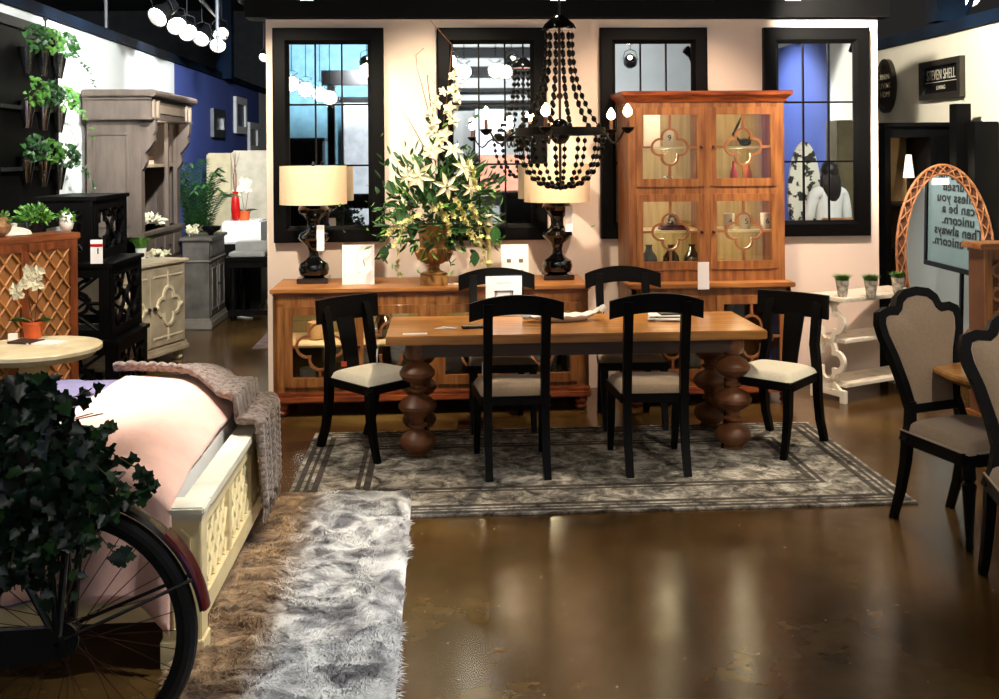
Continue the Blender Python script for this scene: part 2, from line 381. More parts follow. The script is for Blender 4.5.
# visible heads above the partition and by the left wall
for px, py, Y, lb in [(307, -2, 11, 'bright track spotlight over the left end of the partition'), (558, 1, 11, 'bright track spotlight right above the chandelier'),
                      (793, -2, 11, 'bright track spotlight over the rightmost black mirror'), (970, -3, 10, 'bright track spotlight at the top right above the plaques'),
                      (264, 57, 14, 'small round spotlight beside the top left corner of the partition')]:
    p = atY(px, py, Y); spot_head(p, p + Vector((-.25, -1, -.62)), 0, lb, s=1.5 if py < 20 else 1.0, hang=True)
for px, py, Y, dx, lb in [(160, 15, 10.3, -.4, 'largest of the glaring track spotlights over the left wall, nearest one'), (176, 24, 11.2, .4, 'second glaring track spotlight from the left over the left wall'),
                         (187, 31, 12.0, .5, 'third glaring track spotlight from the left over the left wall'), (202, 37, 12.8, -.2, 'fourth glaring track spotlight from the left over the left wall'),
                         (218, 44, 13.8, .1, 'lowest and farthest of the glaring track spotlights over the left wall'), (220, 33, 13.8, .5, 'upper small track spotlight above the lowest glaring one over the left wall')]:
    p = atY(px, py, Y); spot_head(p, p + Vector((dx, -.8, -.6)), 0, lb, s=1.7, hang=True)
for px, Y, z in [(838, 11.4, 3.85)]:
    p = atY(px, 0, Y); p.z = z; spot_head(p, p + Vector((-.1, -1, -.7)), 0, 'warm track spotlight added out of view high beyond the partition', s=1.8, hang=True, lens=m_hot)  # added unseen for a floor streak; the partition blocks its reflection
track(-2.45, 9.5, -2.9, 14.5, 3.62, 'black light track carrying the glaring spotlights at upper left')

# ================================================================ FLOOR COVERINGS
def rug_mat(name, sx, sy, c1, c2, c3, band=True):
    M = bpy.data.materials.new(name); M.use_nodes = True; nt = M.node_tree; N = nt.nodes; L = nt.links; p = N['Principled BSDF']
    p.inputs['Roughness'].default_value = .95; p.inputs['Specular IOR Level'].default_value = .1
    tc = N.new('ShaderNodeTexCoord'); sp = N.new('ShaderNodeSeparateXYZ'); L.new(tc.outputs['Object'], sp.inputs[0])
    n = N.new('ShaderNodeTexNoise'); n.inputs['Scale'].default_value = 9; n.inputs['Detail'].default_value = 8; n.inputs['Roughness'].default_value = .75; n.inputs['Distortion'].default_value = .6
    L.new(tc.outputs['Object'], n.inputs[0])
    r = N.new('ShaderNodeValToRGB'); L.new(n.outputs[0], r.inputs[0]); e = r.color_ramp.elements
    e[0].position = .38; e[0].color = lin(c1); e[1].position = .62; e[1].color = lin(c3); x = e.new(.5); x.color = lin(c2)
    out = r.outputs[0]
    def mth(op, a, bb):
        k = N.new('ShaderNodeMath'); k.operation = op
        for i, v in enumerate((a, bb)):
            if v is None: continue
            if isinstance(v, (int, float)): k.inputs[i].default_value = v
            else: L.new(v, k.inputs[i])
        return k.outputs[0]
    if band:
        dx = mth('SUBTRACT', sx / 2, mth('ABSOLUTE', sp.outputs[0], None)); dy = mth('SUBTRACT', sy / 2, mth('ABSOLUTE', sp.outputs[1], None))
        d = mth('MINIMUM', dx, dy); tot = None
        for c, wd in [(.04, .016), (.085, .010), (.135, .018), (.37, .014), (.42, .02)]:
            q = mth('LESS_THAN', mth('ABSOLUTE', mth('SUBTRACT', d, c), None), wd); tot = q if tot is None else mth('MAXIMUM', tot, q)
        tot = mth('MULTIPLY', tot, mth('MULTIPLY', n.outputs[0], 1.5))
        mx = N.new('ShaderNodeMixRGB'); L.new(tot, mx.inputs[0]); L.new(out, mx.inputs[1]); mx.inputs[2].default_value = lin((44, 38, 36)); out = mx.outputs[0]
    L.new(out, p.inputs['Base Color'])
    b = N.new('ShaderNodeBump'); b.inputs['Strength'].default_value = .6; b.inputs['Distance'].default_value = .01; n2 = N.new('ShaderNodeTexNoise'); n2.inputs['Scale'].default_value = 90
    L.new(tc.outputs['Object'], n2.inputs[0]); L.new(n2.outputs[0], b.inputs['Height']); L.new(b.outputs[0], p.inputs['Normal'])
    return M
RUGZ = .012
o = B().box((0, 0, .006), (3.33, 1.66, .012), bev=.003).build('area_rug', rug_mat('distressed rug', 3.33, 1.66, (60, 55, 50), (134, 127, 116), (200, 192, 178)))
o.location = (.825, 6.2, 0); tag(o, 'distressed grey patterned area rug with dark border lines under the dining table', 'rug')
o = B().box((0, 0, .005), (1.6, 1.1, .01), bev=.003).build('area_rug', mat('mauve rug', (120, 100, 96), .95, scale=8, rgb2=(84, 70, 70)))
o.location = (-1.02, 10.75, 0); tag(o, 'small mauve brown rug corner on the floor behind the partition', 'rug')

def fur():
    X0, X1, Y0, Y1 = -.97, -.165, 2.9, 5.66
    def hgt(x, y):
        v = Vector((x * 3.2, y * 3.2, .3)); wv = noise.noise(v * .8) * 1.2
        rid = 1 - abs(noise.noise(Vector((x * 3.0 + wv, y * 6.5 + wv, 1.0)))) * 2
        e = min(x - X0, X1 - x, y - Y0, Y1 - y); e = min(1, max(0, e / .06)) ** .5
        base = RUGZ if y > 5.3 else 0
        return base + .012 + e * (.022 + .03 * rid * rid + .012 * noise.noise(v * 3))
    nx, ny = 70, 200
    b = B(); b.grid(lambda u, v: Vector((X0 + (X1 - X0) * u, Y0 + (Y1 - Y0) * v, hgt(X0 + (X1 - X0) * u, Y0 + (Y1 - Y0) * v))), nx, ny)
    b.grid(lambda u, v: Vector((X1 - (X1 - X0) * u, Y0 + (Y1 - Y0) * v, RUGZ + .002 if Y0 + (Y1 - Y0) * v > 5.3 else .002)), 6, 24)
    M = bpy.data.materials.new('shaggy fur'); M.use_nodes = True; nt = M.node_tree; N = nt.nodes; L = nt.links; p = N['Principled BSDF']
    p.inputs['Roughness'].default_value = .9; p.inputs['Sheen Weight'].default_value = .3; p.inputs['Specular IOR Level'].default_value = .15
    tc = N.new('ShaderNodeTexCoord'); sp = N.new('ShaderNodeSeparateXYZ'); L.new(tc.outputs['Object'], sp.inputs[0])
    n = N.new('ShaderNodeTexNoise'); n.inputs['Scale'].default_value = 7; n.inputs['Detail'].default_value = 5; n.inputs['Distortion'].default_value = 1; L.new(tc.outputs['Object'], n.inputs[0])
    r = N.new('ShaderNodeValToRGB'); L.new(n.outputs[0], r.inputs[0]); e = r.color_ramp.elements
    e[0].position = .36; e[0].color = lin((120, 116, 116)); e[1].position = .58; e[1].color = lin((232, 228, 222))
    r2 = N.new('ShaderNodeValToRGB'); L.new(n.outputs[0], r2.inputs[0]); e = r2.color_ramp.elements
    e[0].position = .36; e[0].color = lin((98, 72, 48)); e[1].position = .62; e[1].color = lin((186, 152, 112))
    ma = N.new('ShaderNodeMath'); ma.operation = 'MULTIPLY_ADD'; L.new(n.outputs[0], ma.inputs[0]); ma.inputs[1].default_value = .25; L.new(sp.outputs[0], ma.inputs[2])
    mr = N.new('ShaderNodeMapRange'); L.new(ma.outputs[0], mr.inputs[0]); mr.inputs[1].default_value = -.60; mr.inputs[2].default_value = -.46  # brown beside the bed is partly the bed's shade, put into the colour
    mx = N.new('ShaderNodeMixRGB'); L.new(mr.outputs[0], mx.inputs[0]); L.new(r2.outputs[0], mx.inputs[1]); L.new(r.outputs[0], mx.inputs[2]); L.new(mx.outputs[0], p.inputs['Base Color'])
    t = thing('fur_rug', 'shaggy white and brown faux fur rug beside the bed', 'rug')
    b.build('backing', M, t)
    rr = random.Random(3); b = B(); bm = b.bm
    for i in range(34000):
        x = rr.uniform(X0, X1); y = Y0 + .4 + (Y1 - Y0 - .4) * rr.random(); z = hgt(x, y) - .004
        a = noise.noise(Vector((x * 3, y * 3, 5))) * 5 + rr.uniform(-.5, .5) - 1.2; l = rr.uniform(.025, .045)
        dx, dy = cos(a) * l, sin(a) * l; px_, py_ = -sin(a) * .0016, cos(a) * .0016
        v = [bm.verts.new((x - px_, y - py_, z)), bm.verts.new((x + px_, y + py_, z)),
             bm.verts.new((x + dx * .5 + px_, y + dy * .5 + py_, z + .014)), bm.verts.new((x + dx * .5 - px_, y + dy * .5 - py_, z + .014)),
             bm.verts.new((x + dx, y + dy, z + .012))]
        bm.faces.new((v[0], v[1], v[2], v[3])); bm.faces.new((v[3], v[2], v[4]))
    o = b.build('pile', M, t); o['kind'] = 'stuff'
fur()

# ================================================================ WALL MIRRORS
def wall_mirror(cx, label, zb=1.18, zt=2.842, wd=.865):
    t = thing('wall_mirror', label, 'mirror', (cx, 8.25, (zb + zt) / 2), 0, 'black framed window-pane mirrors on the partition')
    hw, hh = wd / 2 - .07, (zt - zb) / 2 - .065
    path = [(-hw, 0, -hh), (hw, 0, -hh), (hw, 0, hh), (-hw, 0, hh)]
    # profile: outer edge proud, slopes in to the glass
    B().sweep(path, [(.065, 0), (.065, .055), (.055, .06), (-.03, .06), (-.058, .028), (-.065, .0)], (0, -1, 0)).build('frame', m_blackm, t, ang=20)
    gx, gz = hw - .055, hh - .055
    B().bx(-gx - .01, gx + .01, -.016, -.01, -gz - .01, gz + .01).build('mirror_glass', m_mirror, t)
    b = B()
    for k in (-1, 1): b.bx(k * gx / 3 - .006, k * gx / 3 + .006, -.028, -.012, -gz, gz)
    for k in (-1, 1): b.bx(-gx, gx, -.026, -.012, k * gz / 3 - .007, k * gz / 3 + .007)
    b.build('muntins', m_blackm, t)
    return t
mirs = []
for cx, lb in [(-.86, 'tall black window-pane wall mirror behind the lit table lamp at the left'), (.41, 'tall black window-pane wall mirror behind the floral arrangement and chandelier'),
               (1.69, 'tall black window-pane wall mirror partly hidden by the left side of the oak hutch'), (3.0, 'rightmost tall black window-pane wall mirror, reflecting a person in white')]:
    wall_mirror(cx, lb)

# ================================================================ OAK SIDEBOARD AND HUTCH
def tracery_door(parent, x0, x1, z0, z1, y, mw=None, knob=None, st=.055, mo=None, gm=None, R_=None, ok=None):
    """glazed door with quatrefoil tracery, front face at y (facing -y)"""
    d = thing2('door', parent)
    ok = ok or m_oakv
    b = B(); b.bx(x0, x0 + st, y, y + .025, z0, z1, bev=.003); b.bx(x1 - st, x1, y, y + .025, z0, z1, bev=.003)
    b.bx(x0 + st, x1 - st, y, y + .025, z0, z0 + st * 1.2); b.bx(x0 + st, x1 - st, y, y + .025, z1 - st * 1.1, z1)
    o = b.build('door', ok, parent)
    cx, cz = (x0 + x1) / 2, (z0 + z1) / 2; R_ = R_ or min((x1 - x0) * .29, (z1 - z0) * .26)
    q = [(u, y + .012, v) for u, v in quatre(R_, cx, cz)]
    b = B(); b.sweep(q, RECT(.016, .02), (0, -1, 0))
    b.bx(cx - .009, cx + .009, y + .003, y + .02, z0 + st, cz - R_); b.bx(cx - .009, cx + .009, y + .003, y + .02, cz + R_, z1 - st)
    b.bx(x0 + st, cx - R_, y + .003, y + .02, cz - .008, cz + .008); b.bx(cx + R_, x1 - st, y + .003, y + .02, cz - .008, cz + .008)
    b.build('tracery', mo or m_oakd, o)
    B().bx(x0 + st - .004, x1 - st + .004, y + .021, y + .024, z0 + st, z1 - st).build('glass_pane', gm or m_cab, o)
    if knob is not None: B().sph((knob, y - .014, cz), .014).cyl((knob, y, cz), (knob, y - .012, cz), .006).build('knob', mat('dark knob', (70, 24, 14), .4), o)
    return o
def thing2(n, p): return None
def bun_foot(parent, x, y, h=.09, r=.05, m_=None):
    B().lathe([(r * .55, 0), (r * .9, h * .12), (r, h * .28), (r * .75, h * .46), (r * .8, h * .52), (r * 1.0, h * .7), (r * .8, h * .92), (r * .6, h)], (x, y, 0), 18).build('foot', m_ or m_cherry, parent)
sb = thing('sideboard', 'long honey oak sideboard with four quatrefoil glass doors along the partition', 'sideboard', (0, 7.52, 0), .012)
XA, XB = -1.19, 1.06; SD = .66; ZT = .905
b = B(); b.bx(XA - .02, XB + .02, -.02, SD, ZT - .03, ZT, bev=.006); b.build('top', m_oak, sb)
b = B(); b.bx(XA - .005, XB + .005, -.005, SD, ZT - .055, ZT - .03, bev=.008); b.build('cornice', m_cherry, sb)
b = B(); b.bx(XA, XA + .03, .0, SD, .15, ZT - .055); b.bx(XB - .03, XB, .0, SD, .15, ZT - .055)
b.bx(XA, XB, 0.0, .03, ZT - .12, ZT - .055); b.bx(XA, XB, 0, .03, .15, .21); b.bx(XA, XB, .03, SD, .15, .17)
for x in (XA + .04, -.07, XB - .04): b.bx(x - .04, x + .04, 0, .03, .2, ZT - .1)
b.build('body', m_oakv, sb)
B().bx(XA + .03, XB - .03, SD - .02, SD, .17, ZT - .055).build('back_panel', mat('olive lining', (128, 118, 78), .7, scale=4), sb)
b = B(); b.bx(XA - .02, XB + .02, -.02, SD, .10, .15, bev=.01); b.bx(XA - .01, XB + .01, -.01, SD, .15, .175, bev=.006); b.build('plinth', m_cherry, sb)
for x in (XA + .05, XB - .05):
    for y in (.05, SD - .06): bun_foot(sb, x, y, .1)
B().bx(XA + .03, XB - .03, .06, SD - .03, .48, .495).build('shelf', mat('cream shelf', (238, 228, 196), .5), sb)
dw = (XB - XA - .16 - .08) / 4
xs = [XA + .08, XA + .08 + dw, .01 - .04 + .0, 0]
dl = [(XA + .08, XA + .08 + (-.11 - (XA + .08)) / 2), (XA + .08 + (-.11 - (XA + .08)) / 2, -.11), (-.03, -.03 + (XB - .08 + .03) / 2), (-.03 + (XB - .08 + .03) / 2, XB - .08)]
for k, (a, c) in enumerate(dl): tracery_door(sb, a + .002, c - .002, .212, ZT - .122, -.012, knob=(c - .025 if k % 2 == 0 else a + .025), R_=.165)
# hutch: base, upper case, cornice
hx0, hx1 = 1.365, 2.60
hu = thing('hutch', 'tall oak china hutch with four quatrefoil glass doors in its upper case', 'hutch', (0, 7.6, 0), 0)
HT = 2.31
b = B(); b.bx(hx0 + .03, hx1 - .03, 0, .025, .14, .2); b.bx(hx0 + .03, hx0 + .06, 0, .6, .14, .86); b.bx(hx1 - .06, hx1 - .03, 0, .6, .14, .86); b.bx(hx0 + .03, hx1 - .03, 0, .025, .80, .86)
b.bx((hx0 + hx1) / 2 - .03, (hx0 + hx1) / 2 + .03, 0, .025, .2, .8); b.bx(hx0 + .03, hx1 - .03, .58, .6, .14, .86); b.bx(hx0 + .03, hx1 - .03, .02, .6, .14, .16); b.build('base_case', m_oakv, hu)
b = B(); b.bx(hx0 - .0, hx1 + .0, -.03, .62, .86, .895, bev=.006); b.build('waist', m_oak, hu)
b = B(); b.bx(hx0, hx1, -.03, .62, .09, .14, bev=.01); b.build('plinth', m_cherry, hu)
for x in (hx0 + .06, hx1 - .06):
    for y in (.03, .54): bun_foot(hu, x, y, .09)
cx = (hx0 + hx1) / 2
mid_red = mat('rust lining', (110, 50, 34), .5)
tracery_door(hu, hx0 + .06, cx - .03, .2, .80, -.012, knob=cx - .055); tracery_door(hu, cx + .03, hx1 - .06, .2, .80, -.012, knob=cx + .055)
b = B(); b.bx(hx0 + .03, hx0 + .055, .145, .6, .895, HT - .08); b.bx(hx1 - .055, hx1 - .03, .145, .6, .895, HT - .08)
b.bx(hx0 + .03, hx0 + .085, .12, .145, .895, HT - .08); b.bx(hx1 - .085, hx1 - .03, .12, .145, .895, HT - .08); b.bx(cx - .022, cx + .022, .116, .15, .896, HT - .081)
for z0, z1 in [(.896, .98), (1.545, 1.60), (HT - .12, HT - .081)]: b.bx(hx0 + .085, hx1 - .085, .12, .145, z0, z1)
for z0, z1 in [(1.56, 1.58), (HT - .1, HT - .082)]: b.bx(hx0 + .055, hx1 - .055, .15, .585, z0, z1)
b.bx(cx - .01, cx + .01, .16, .585, .9, HT - .1); b.build('upper_case', m_oakv, hu)
B().bx(hx0 + .05, hx1 - .05, .585, .6, .9, HT - .1).build('back_panel', mat('tan board lining', (190, 170, 120), .7, scale=4, stretch=(8, 8, .5), rgb2=(160, 140, 96)), hu)
b = B()
pr = [(0, 0), (.012, 0), (.02, .025), (.05, .05), (.055, .08), (0, .08)]
for (ax, ay, bx_, by_) in [(0, 0, 0, 0)]:
    pth = [(hx0 + .03, .6, 0), (hx0 + .03, .12, 0), (hx1 - .03, .12, 0), (hx1 - .03, .6, 0)]
    b.sweep([(p[0], p[1], HT - .08) for p in pth], pr, (0, 0, 1), closed=False)
b.bx(hx0 + .031, hx1 - .031, .121, .6, HT - .079, HT - .001); b.build('cornice', m_cherry, hu)
for (z0, z1) in [(.985, 1.545), (1.60, HT - .12)]:
    for (a, c, kn) in [(hx0 + .085, cx - .022, cx - .045), (cx + .022, hx1 - .085, cx + .045)]:
        tracery_door(hu, a, c, z0, z1, .108, knob=kn, st=.05, R_=.135)
for z in ((.985 + 1.545) / 2, (1.60 + HT - .12) / 2):
    for a, c in [(hx0 + .056, cx - .012), (cx + .012, hx1 - .056)]:
        B().bx(a, c, .17, .58, z - .012, z + .004).build('shelf', mat('cream shelf', (238, 228, 196), .5), hu)
SZ_ = (.985 + 1.545) / 2; SZ2_ = (1.60 + HT - .12) / 2
# unseen fill lights added inside the hutch to brighten the shelves
for z in (1.53, HT - .13, SZ_ - .03, SZ2_ - .03):
    for x in (hx0 + .33, hx1 - .33):
        ld = bpy.data.lights.new('cabinet_fill', 'POINT'); ld.energy = 4.5; ld.color = (1, .86, .62); ld.shadow_soft_size = .03
        lo = bpy.data.objects.new('cabinet_fill', ld); COL.objects.link(lo); lo.parent = hu; lo.location = (x, .25, z)
for x in (-.9, -.3, .3, .8):  # unseen fill lights added behind the sideboard doors
    ld = bpy.data.lights.new('cabinet_fill', 'POINT'); ld.energy = 5; ld.color = (1, .86, .62); ld.shadow_soft_size = .03
    lo = bpy.data.objects.new('cabinet_fill', ld); COL.objects.link(lo); lo.parent = sb; lo.location = (x, .2, .76)
# ---- things in the hutch
def cup(x, y, z, r, h, m_, name, label, cat, group=None, num=None):
    t = thing(name, label, cat, (x, y, z), 0, group)
    B().lathe([(r * .75, 0), (r * .95, h * .1), (r, h * .6), (r, h), (r * .9, h), (r * .88, h * .2), (0, h * .15)], seg=18, cap=False).build('body', m_, t)
    if num: text('number', num, h * .5, Matrix.Translation((0, -r * 1.02, h * .5)) @ RX, m_ink, t, .003)
    return t
SZ = (.985 + 1.545) / 2 + .004; SZ2 = (1.60 + HT - .12) / 2 + .004
YH = 7.6 + .27
for px, n, lb in [(729, '4', 'left canister, marked four, of three white ones in the hutch'), (745, '5', 'middle canister, marked five, of three white ones in the hutch'), (766, '6', 'right canister, marked six, of three white ones in the hutch')]:
    p = atY(px, 233, YH); cup(p.x, YH, SZ, .042, .12, m_white, 'canister', lb, 'canister', None, n)
p = atY(668, 120, YH); cup(p.x, YH, SZ2, .045, .13, m_white, 'canister', 'white canister numbered 9 on the upper left hutch shelf', 'canister', None, '9')
p = atY(672, 233, YH)
for k, (c, w_) in enumerate([((110, 50, 90), .19), ((60, 40, 60), .17)]):
    o = B().box((0, 0, .01), (w_, .13, .018), bev=.002).build('book', mat('plum book %d' % k, c, .6)); o.location = (p.x, YH, SZ + k * .02)
    tag(o, ['larger plum book lying flat under another on the hutch shelf', 'smaller dark book lying on the plum book under the patterned mug'][k], 'book')
cup(p.x, YH, SZ + .041, .04, .085, mat('patterned mug', (210, 200, 180), .4, scale=40, rgb2=(40, 40, 40), ramp=(.48, .52)), 'mug', 'black and white patterned mug standing on books in the hutch', 'mug')
def vase(x, y, z, prof, m_, label, name='vase', cat='vase', group=None):
    o = B().lathe(prof, seg=20).build(name, m_); o.location = (x, y, z); tag(o, label, cat, group); return o
for px, lb in [(649, 'leftmost of three dark round vases behind the lower left hutch door'), (671, 'middle one of three dark round vases behind the lower left hutch door'), (692, 'rightmost of three dark round vases behind the lower left hutch door')]:
    p = atY(px, 262, YH + .05); vase(p.x, YH + .05, .895, [(.03, 0), (.055, .03), (.07, .1), (.06, .17), (.03, .21), (.022, .24), (.03, .26), (.02, .26)], m_gloss, lb)
p = atY(672, 175, YH)
vase(p.x - .03, YH, 1.58, [(.02, 0), (.05, .02), (.055, .05), (.04, .09), (.02, .10), (.01, .1)], mat('black white pot', (200, 196, 188), .4, scale=30, rgb2=(20, 20, 20), ramp=(.48, .52)), 'squat black and white pot low in the upper left hutch door', 'pot', 'pot')
p = atY(735, 170, YH)
for dx, c, lb in [(-.01, (190, 70, 96), 'tall pink bottle behind the upper right hutch door'), (.1, (170, 80, 60), 'tall rust bottle behind the upper right hutch door')]:
    vase(p.x + dx, YH, 1.58, [(.03, 0), (.032, .02), (.028, .12), (.012, .16), (.01, .2), (.012, .205), (.0, .205)], mat('bottle %s' % lb[5:9], c, .3), lb, 'bottle', 'bottle')
p = atY(741, 135, YH)
t = thing('bird_figurine', 'dark long-tailed bird figurine on the upper right hutch shelf', 'figurine', (p.x, YH, SZ2))
b = B(); b.sph((.03, 0, .03), (.05, .03, .028)); b.sph((.075, 0, .058), (.02, .018, .018)); b.cyl((.09, 0, .058), (.112, 0, .052), .005, .001); b.build('body', m_black, t)
B().tube([(0, 0, .03), (-.06, 0, .09), (-.02, 0, .17), (.0, 0, .22)], [.012, .012, .01, .004], 6).build('tail', m_black, t)
p = atY(652, 120, YH + .2); o = B().box((0, 0, .14), (.13, .012, .28)).build('reflection_card', m_paper); o.location = (p.x, YH + .22, SZ2); tag(o, 'white board standing in for a reflection in the upper left hutch door', 'card')  # white board stands in for a bright reflection on the door glass
# ---- things in the sideboard
yS = 7.52 + .3
p = atY(316, 335, yS); cup(p.x, yS, .495, .065, .13, mat('tan mug', (190, 160, 120), .5), 'jar', 'tan ceramic jar on the shelf behind the leftmost sideboard door', 'jar')
p = atY(308, 375, yS); cup(p.x, yS, .175, .06, .11, m_white, 'cup', 'white footed cup low behind the leftmost sideboard door', 'cup')
p = atY(383, 340, yS); vase(p.x, yS, .495, [(.03, 0), (.06, .02), (.08, .08), (.05, .15), (.03, .18), (.0, .18)], m_gloss, 'dark glazed vase on the sideboard shelf behind the left armless chair')
p = atY(556, 375, yS); vase(p.x, yS, .175, [(.04, 0), (.05, .02), (.03, .1), (.06, .2), (.05, .24), (.0, .24)], m_gloss, 'dark figurine-like vase low behind the rightmost sideboard door')

# ================================================================ ON THE SIDEBOARD
YF = 7.93
def table_lamp(px, label, tagpx, tw=.34, sh=.285, zs=1.485):
    p = atY(px, 270, YF)
    t = thing('table_lamp', label, 'table lamp', (p.x, YF, ZT))
    b = B(); b.box((0, 0, .02), (.23, .23, .04), bev=.004)
    b.lathe([(.07, .04), (.105, .06), (.115, .10), (.105, .14), (.065, .165), (.04, .19), (.036, .23), (.05, .27), (.10, .31), (.118, .335), (.11, .36), (.06, .385), (.048, .41), (.05, .46), (.07, .49), (.11, .52), (.118, .545), (.10, .575), (.05, .60), (.025, .62)], seg=28)
    b.build('lamp_base', m_gloss, t)
    B().cyl((0, 0, .62), (0, 0, .90), .009).build('stem', m_steel, t)
    zs = .585
    B().lathe([(.25, zs), (.248, zs + sh), (.244, zs + sh), (.246, zs)], seg=40, cap=False).build('lamp_shade', mat('linen shade', (236, 206, 170), .85, var=.03, scale=80, trans=0), t)
    b = B(); b.lathe([(.012, zs + sh + .0), (.016, zs + sh + .01), (.008, zs + sh + .03), (0, zs + sh + .035)], seg=10); b.tube([(-.245, 0, zs + sh - .01), (.245, 0, zs + sh - .01)], .003, 6); b.build('finial', m_dsteel, t)
    o = B().box((0, 0, 0), (.055, .003, .19)).build('price_tag', m_paper, t, label='pale hanging price tag'); o.location = (tagpx, -.13, .34 if tagpx < .2 and px < 400 else .46)
    return t
table_lamp(314, 'glossy black baluster table lamp with lit drum shade on the left end of the sideboard', .065)
table_lamp(557.5, 'glossy black baluster table lamp behind the chandelier on the right end of the sideboard', .075)
p = atY(358, 280, 7.72); o = B().box((0, 0, .145), (.235, .006, .29), Matrix.Rotation(-.08, 3, 'X')).build('sign_card', m_paper); o.location = (p.x, 7.76, ZT); tag(o, 'blank white card standing on the sideboard beside the left lamp', 'card')
# easel card with four small furniture pictures
p = atY(515, 277, 7.74); t = thing('brochure_card', 'white product card with four small pictures on the sideboard', 'card', (p.x, 7.74, ZT))
Rm = Matrix.Rotation(-.2, 3, 'X')
B().box((0, 0, .14), (.2, .006, .28), Rm).build('card', m_paper, t)
b = B()
for i in (-1, 1):
    for j in (0, 1): b.box(Vector((i * .045, -.006 - .0, .08 + j * .08)) + Vector((0, (.08 + j * .08 - .14) * .2 - .0, 0)), (.032, .003, .026), Rm)
b.build('picture', mat('sketch grey', (110, 100, 96), .6), t)
o = B().box((0, 0, .004), (.1, .03, .008)).build('price_label', m_paper); o.location = atY(452, 280, 7.66); o.location.z = ZT; tag(o, 'small white price label lying on the sideboard by the urn', 'label')

# floral arrangement -------------------------------------------------
def leafpoly(b, c, d, nrm, L_, W_, curl=.2):
    d = Vector(d).normalized(); n = Vector(nrm); s = d.cross(n)
    if s.length < 1e-3: s = d.orthogonal()
    s.normalize(); n = s.cross(d); c = Vector(c); vs = []
    P = [(0, 0), (.25, .7), (.5, 1), (.78, .6), (1, 0), (.78, -.6), (.5, -1), (.25, -.7)]
    vs = [b.bm.verts.new(c + d * (u * L_) + s * (v * W_ / 2) - n * (curl * L_ * u * u) + n * (abs(v) * W_ * .15)) for u, v in P]
    b.bm.faces.new((vs[0], vs[1], vs[2], vs[3], vs[4])); b.bm.faces.new((vs[0], vs[4], vs[5], vs[6], vs[7]))
def rv(r_=R): 
    a = r_.uniform(0, 2 * pi); z = r_.uniform(-1, 1); q = sqrt(1 - z * z); return Vector((q * cos(a), q * sin(a), z))
def flower6(b, c, n, s, np_=6):
    n = Vector(n).normalized(); a = n.orthogonal().normalized(); e = n.cross(a)
    for k in range(np_):
        th = 2 * pi * k / np_; d = (a * cos(th) + e * sin(th)) * .9 + n * .5
        leafpoly(b, c, d, n, s, s * (.42 if np_ == 6 else .75), .6 if np_ == 6 else .35)
fx = atY(434, 275, YF).x; YU = 7.72; fx = atY(434, 275, YU).x
fl = thing('floral_arrangement', 'tall white lily and gladiolus arrangement in a gilded urn on the sideboard', 'flower arrangement', (fx, YU, ZT))
b = B(); b.box((0, 0, .035), (.2, .2, .07), bev=.004); b.lathe([(.09, .07), (.095, .08), (.05, .1), (.038, .12), (.045, .135), (.04, .145), (.09, .17), (.12, .2), (.13, .235), (.122, .26), (.105, .27), (.10, .29), (.115, .4), (.135, .43), (.14, .44), (.12, .44), (.10, .4)], seg=32, cap=True)
for k in range(18):
    a = 2 * pi * k / 18; b.tube([(cos(a) * .06, sin(a) * .06, .155), (cos(a) * .112, sin(a) * .112, .19), (cos(a) * .13, sin(a) * .13, .235), (cos(a) * .118, sin(a) * .118, .262)], [.008, .014, .014, .006], 6)
b.build('urn', m_urn, fl)
rr = random.Random(11)
def fpt(px, py, dy=0.0):
    q = atY(px, py, YU + dy); return q - Vector((fx, YU, ZT))
b = B(); 
for i in range(620):
    px = 438 + rr.gauss(0, 30); py = 205 + rr.gauss(0, 26)
    if py > 250 or abs(px - 438) > 62: continue
    c = fpt(px, py, rr.uniform(-.22, .15)); d = (c - Vector((0, 0, .45))).normalized() + rv(rr) * .7
    leafpoly(b, c, d, rv(rr), rr.uniform(.05, .12), rr.uniform(.02, .045))
for px, py, s in [(413, 222, .13), (388, 180, .12), (430, 190, .14), (455, 200, .13), (400, 205, .13), (470, 215, .12), (420, 160, .13), (447, 165, .12), (385, 245, .12), (475, 250, .12), (495, 225, .14)]:
    c = fpt(px, py, -.2); leafpoly(b, c, Vector((.3 * rr.uniform(-1, 1), -.3, -.7)), Vector((0, -1, .2)), s, s * .6)
for k in range(14):
    a = rr.uniform(-1, 1); e = fpt(438 + a * 68, 250 + rr.uniform(-40, 18), rr.uniform(-.2, .05)); b.tube([(0, 0, .42), ((e.x) * .6, e.y * .7, max(e.z, .45) * .9 + .1), e], [.004, .003, .0015], 5)
    for q in range(8):
        tt = .45 + q * .07; c = Vector((0, 0, .45)).lerp(e, tt) + Vector((0, 0, .05 * (1 - tt))); leafpoly(b, c, rv(rr) + Vector((a, 0, -.4)), rv(rr), .07, .018)
b.build('foliage', m_leaf, fl)
b = B()
for i in range(170):
    px = 438 + rr.gauss(0, 34); py = 215 + rr.gauss(0, 34)
    if py > 270: continue
    c = fpt(px, py, rr.uniform(-.28, -.05)); leafpoly(b, c, rv(rr) + Vector((0, -.4, 0)), rv(rr), rr.uniform(.03, .08), .02)
for j, (px, py) in enumerate([(384, 188), (378, 225)]):       # fern fronds
    s0 = fpt(425, 215, -.1); e = fpt(px, py, -.15)
    for q in range(14):
        t_ = .25 + q * .055; c = s0.lerp(e, t_) + Vector((0, 0, .06 * sin(t_ * 3)))
        for sgn in (-1, 1): leafpoly(b, c, Vector((-.5, 0, sgn * .9)), Vector((0, -1, 0)), .06 * (1.2 - t_), .012)
b.build('light_foliage', m_leafl, fl)
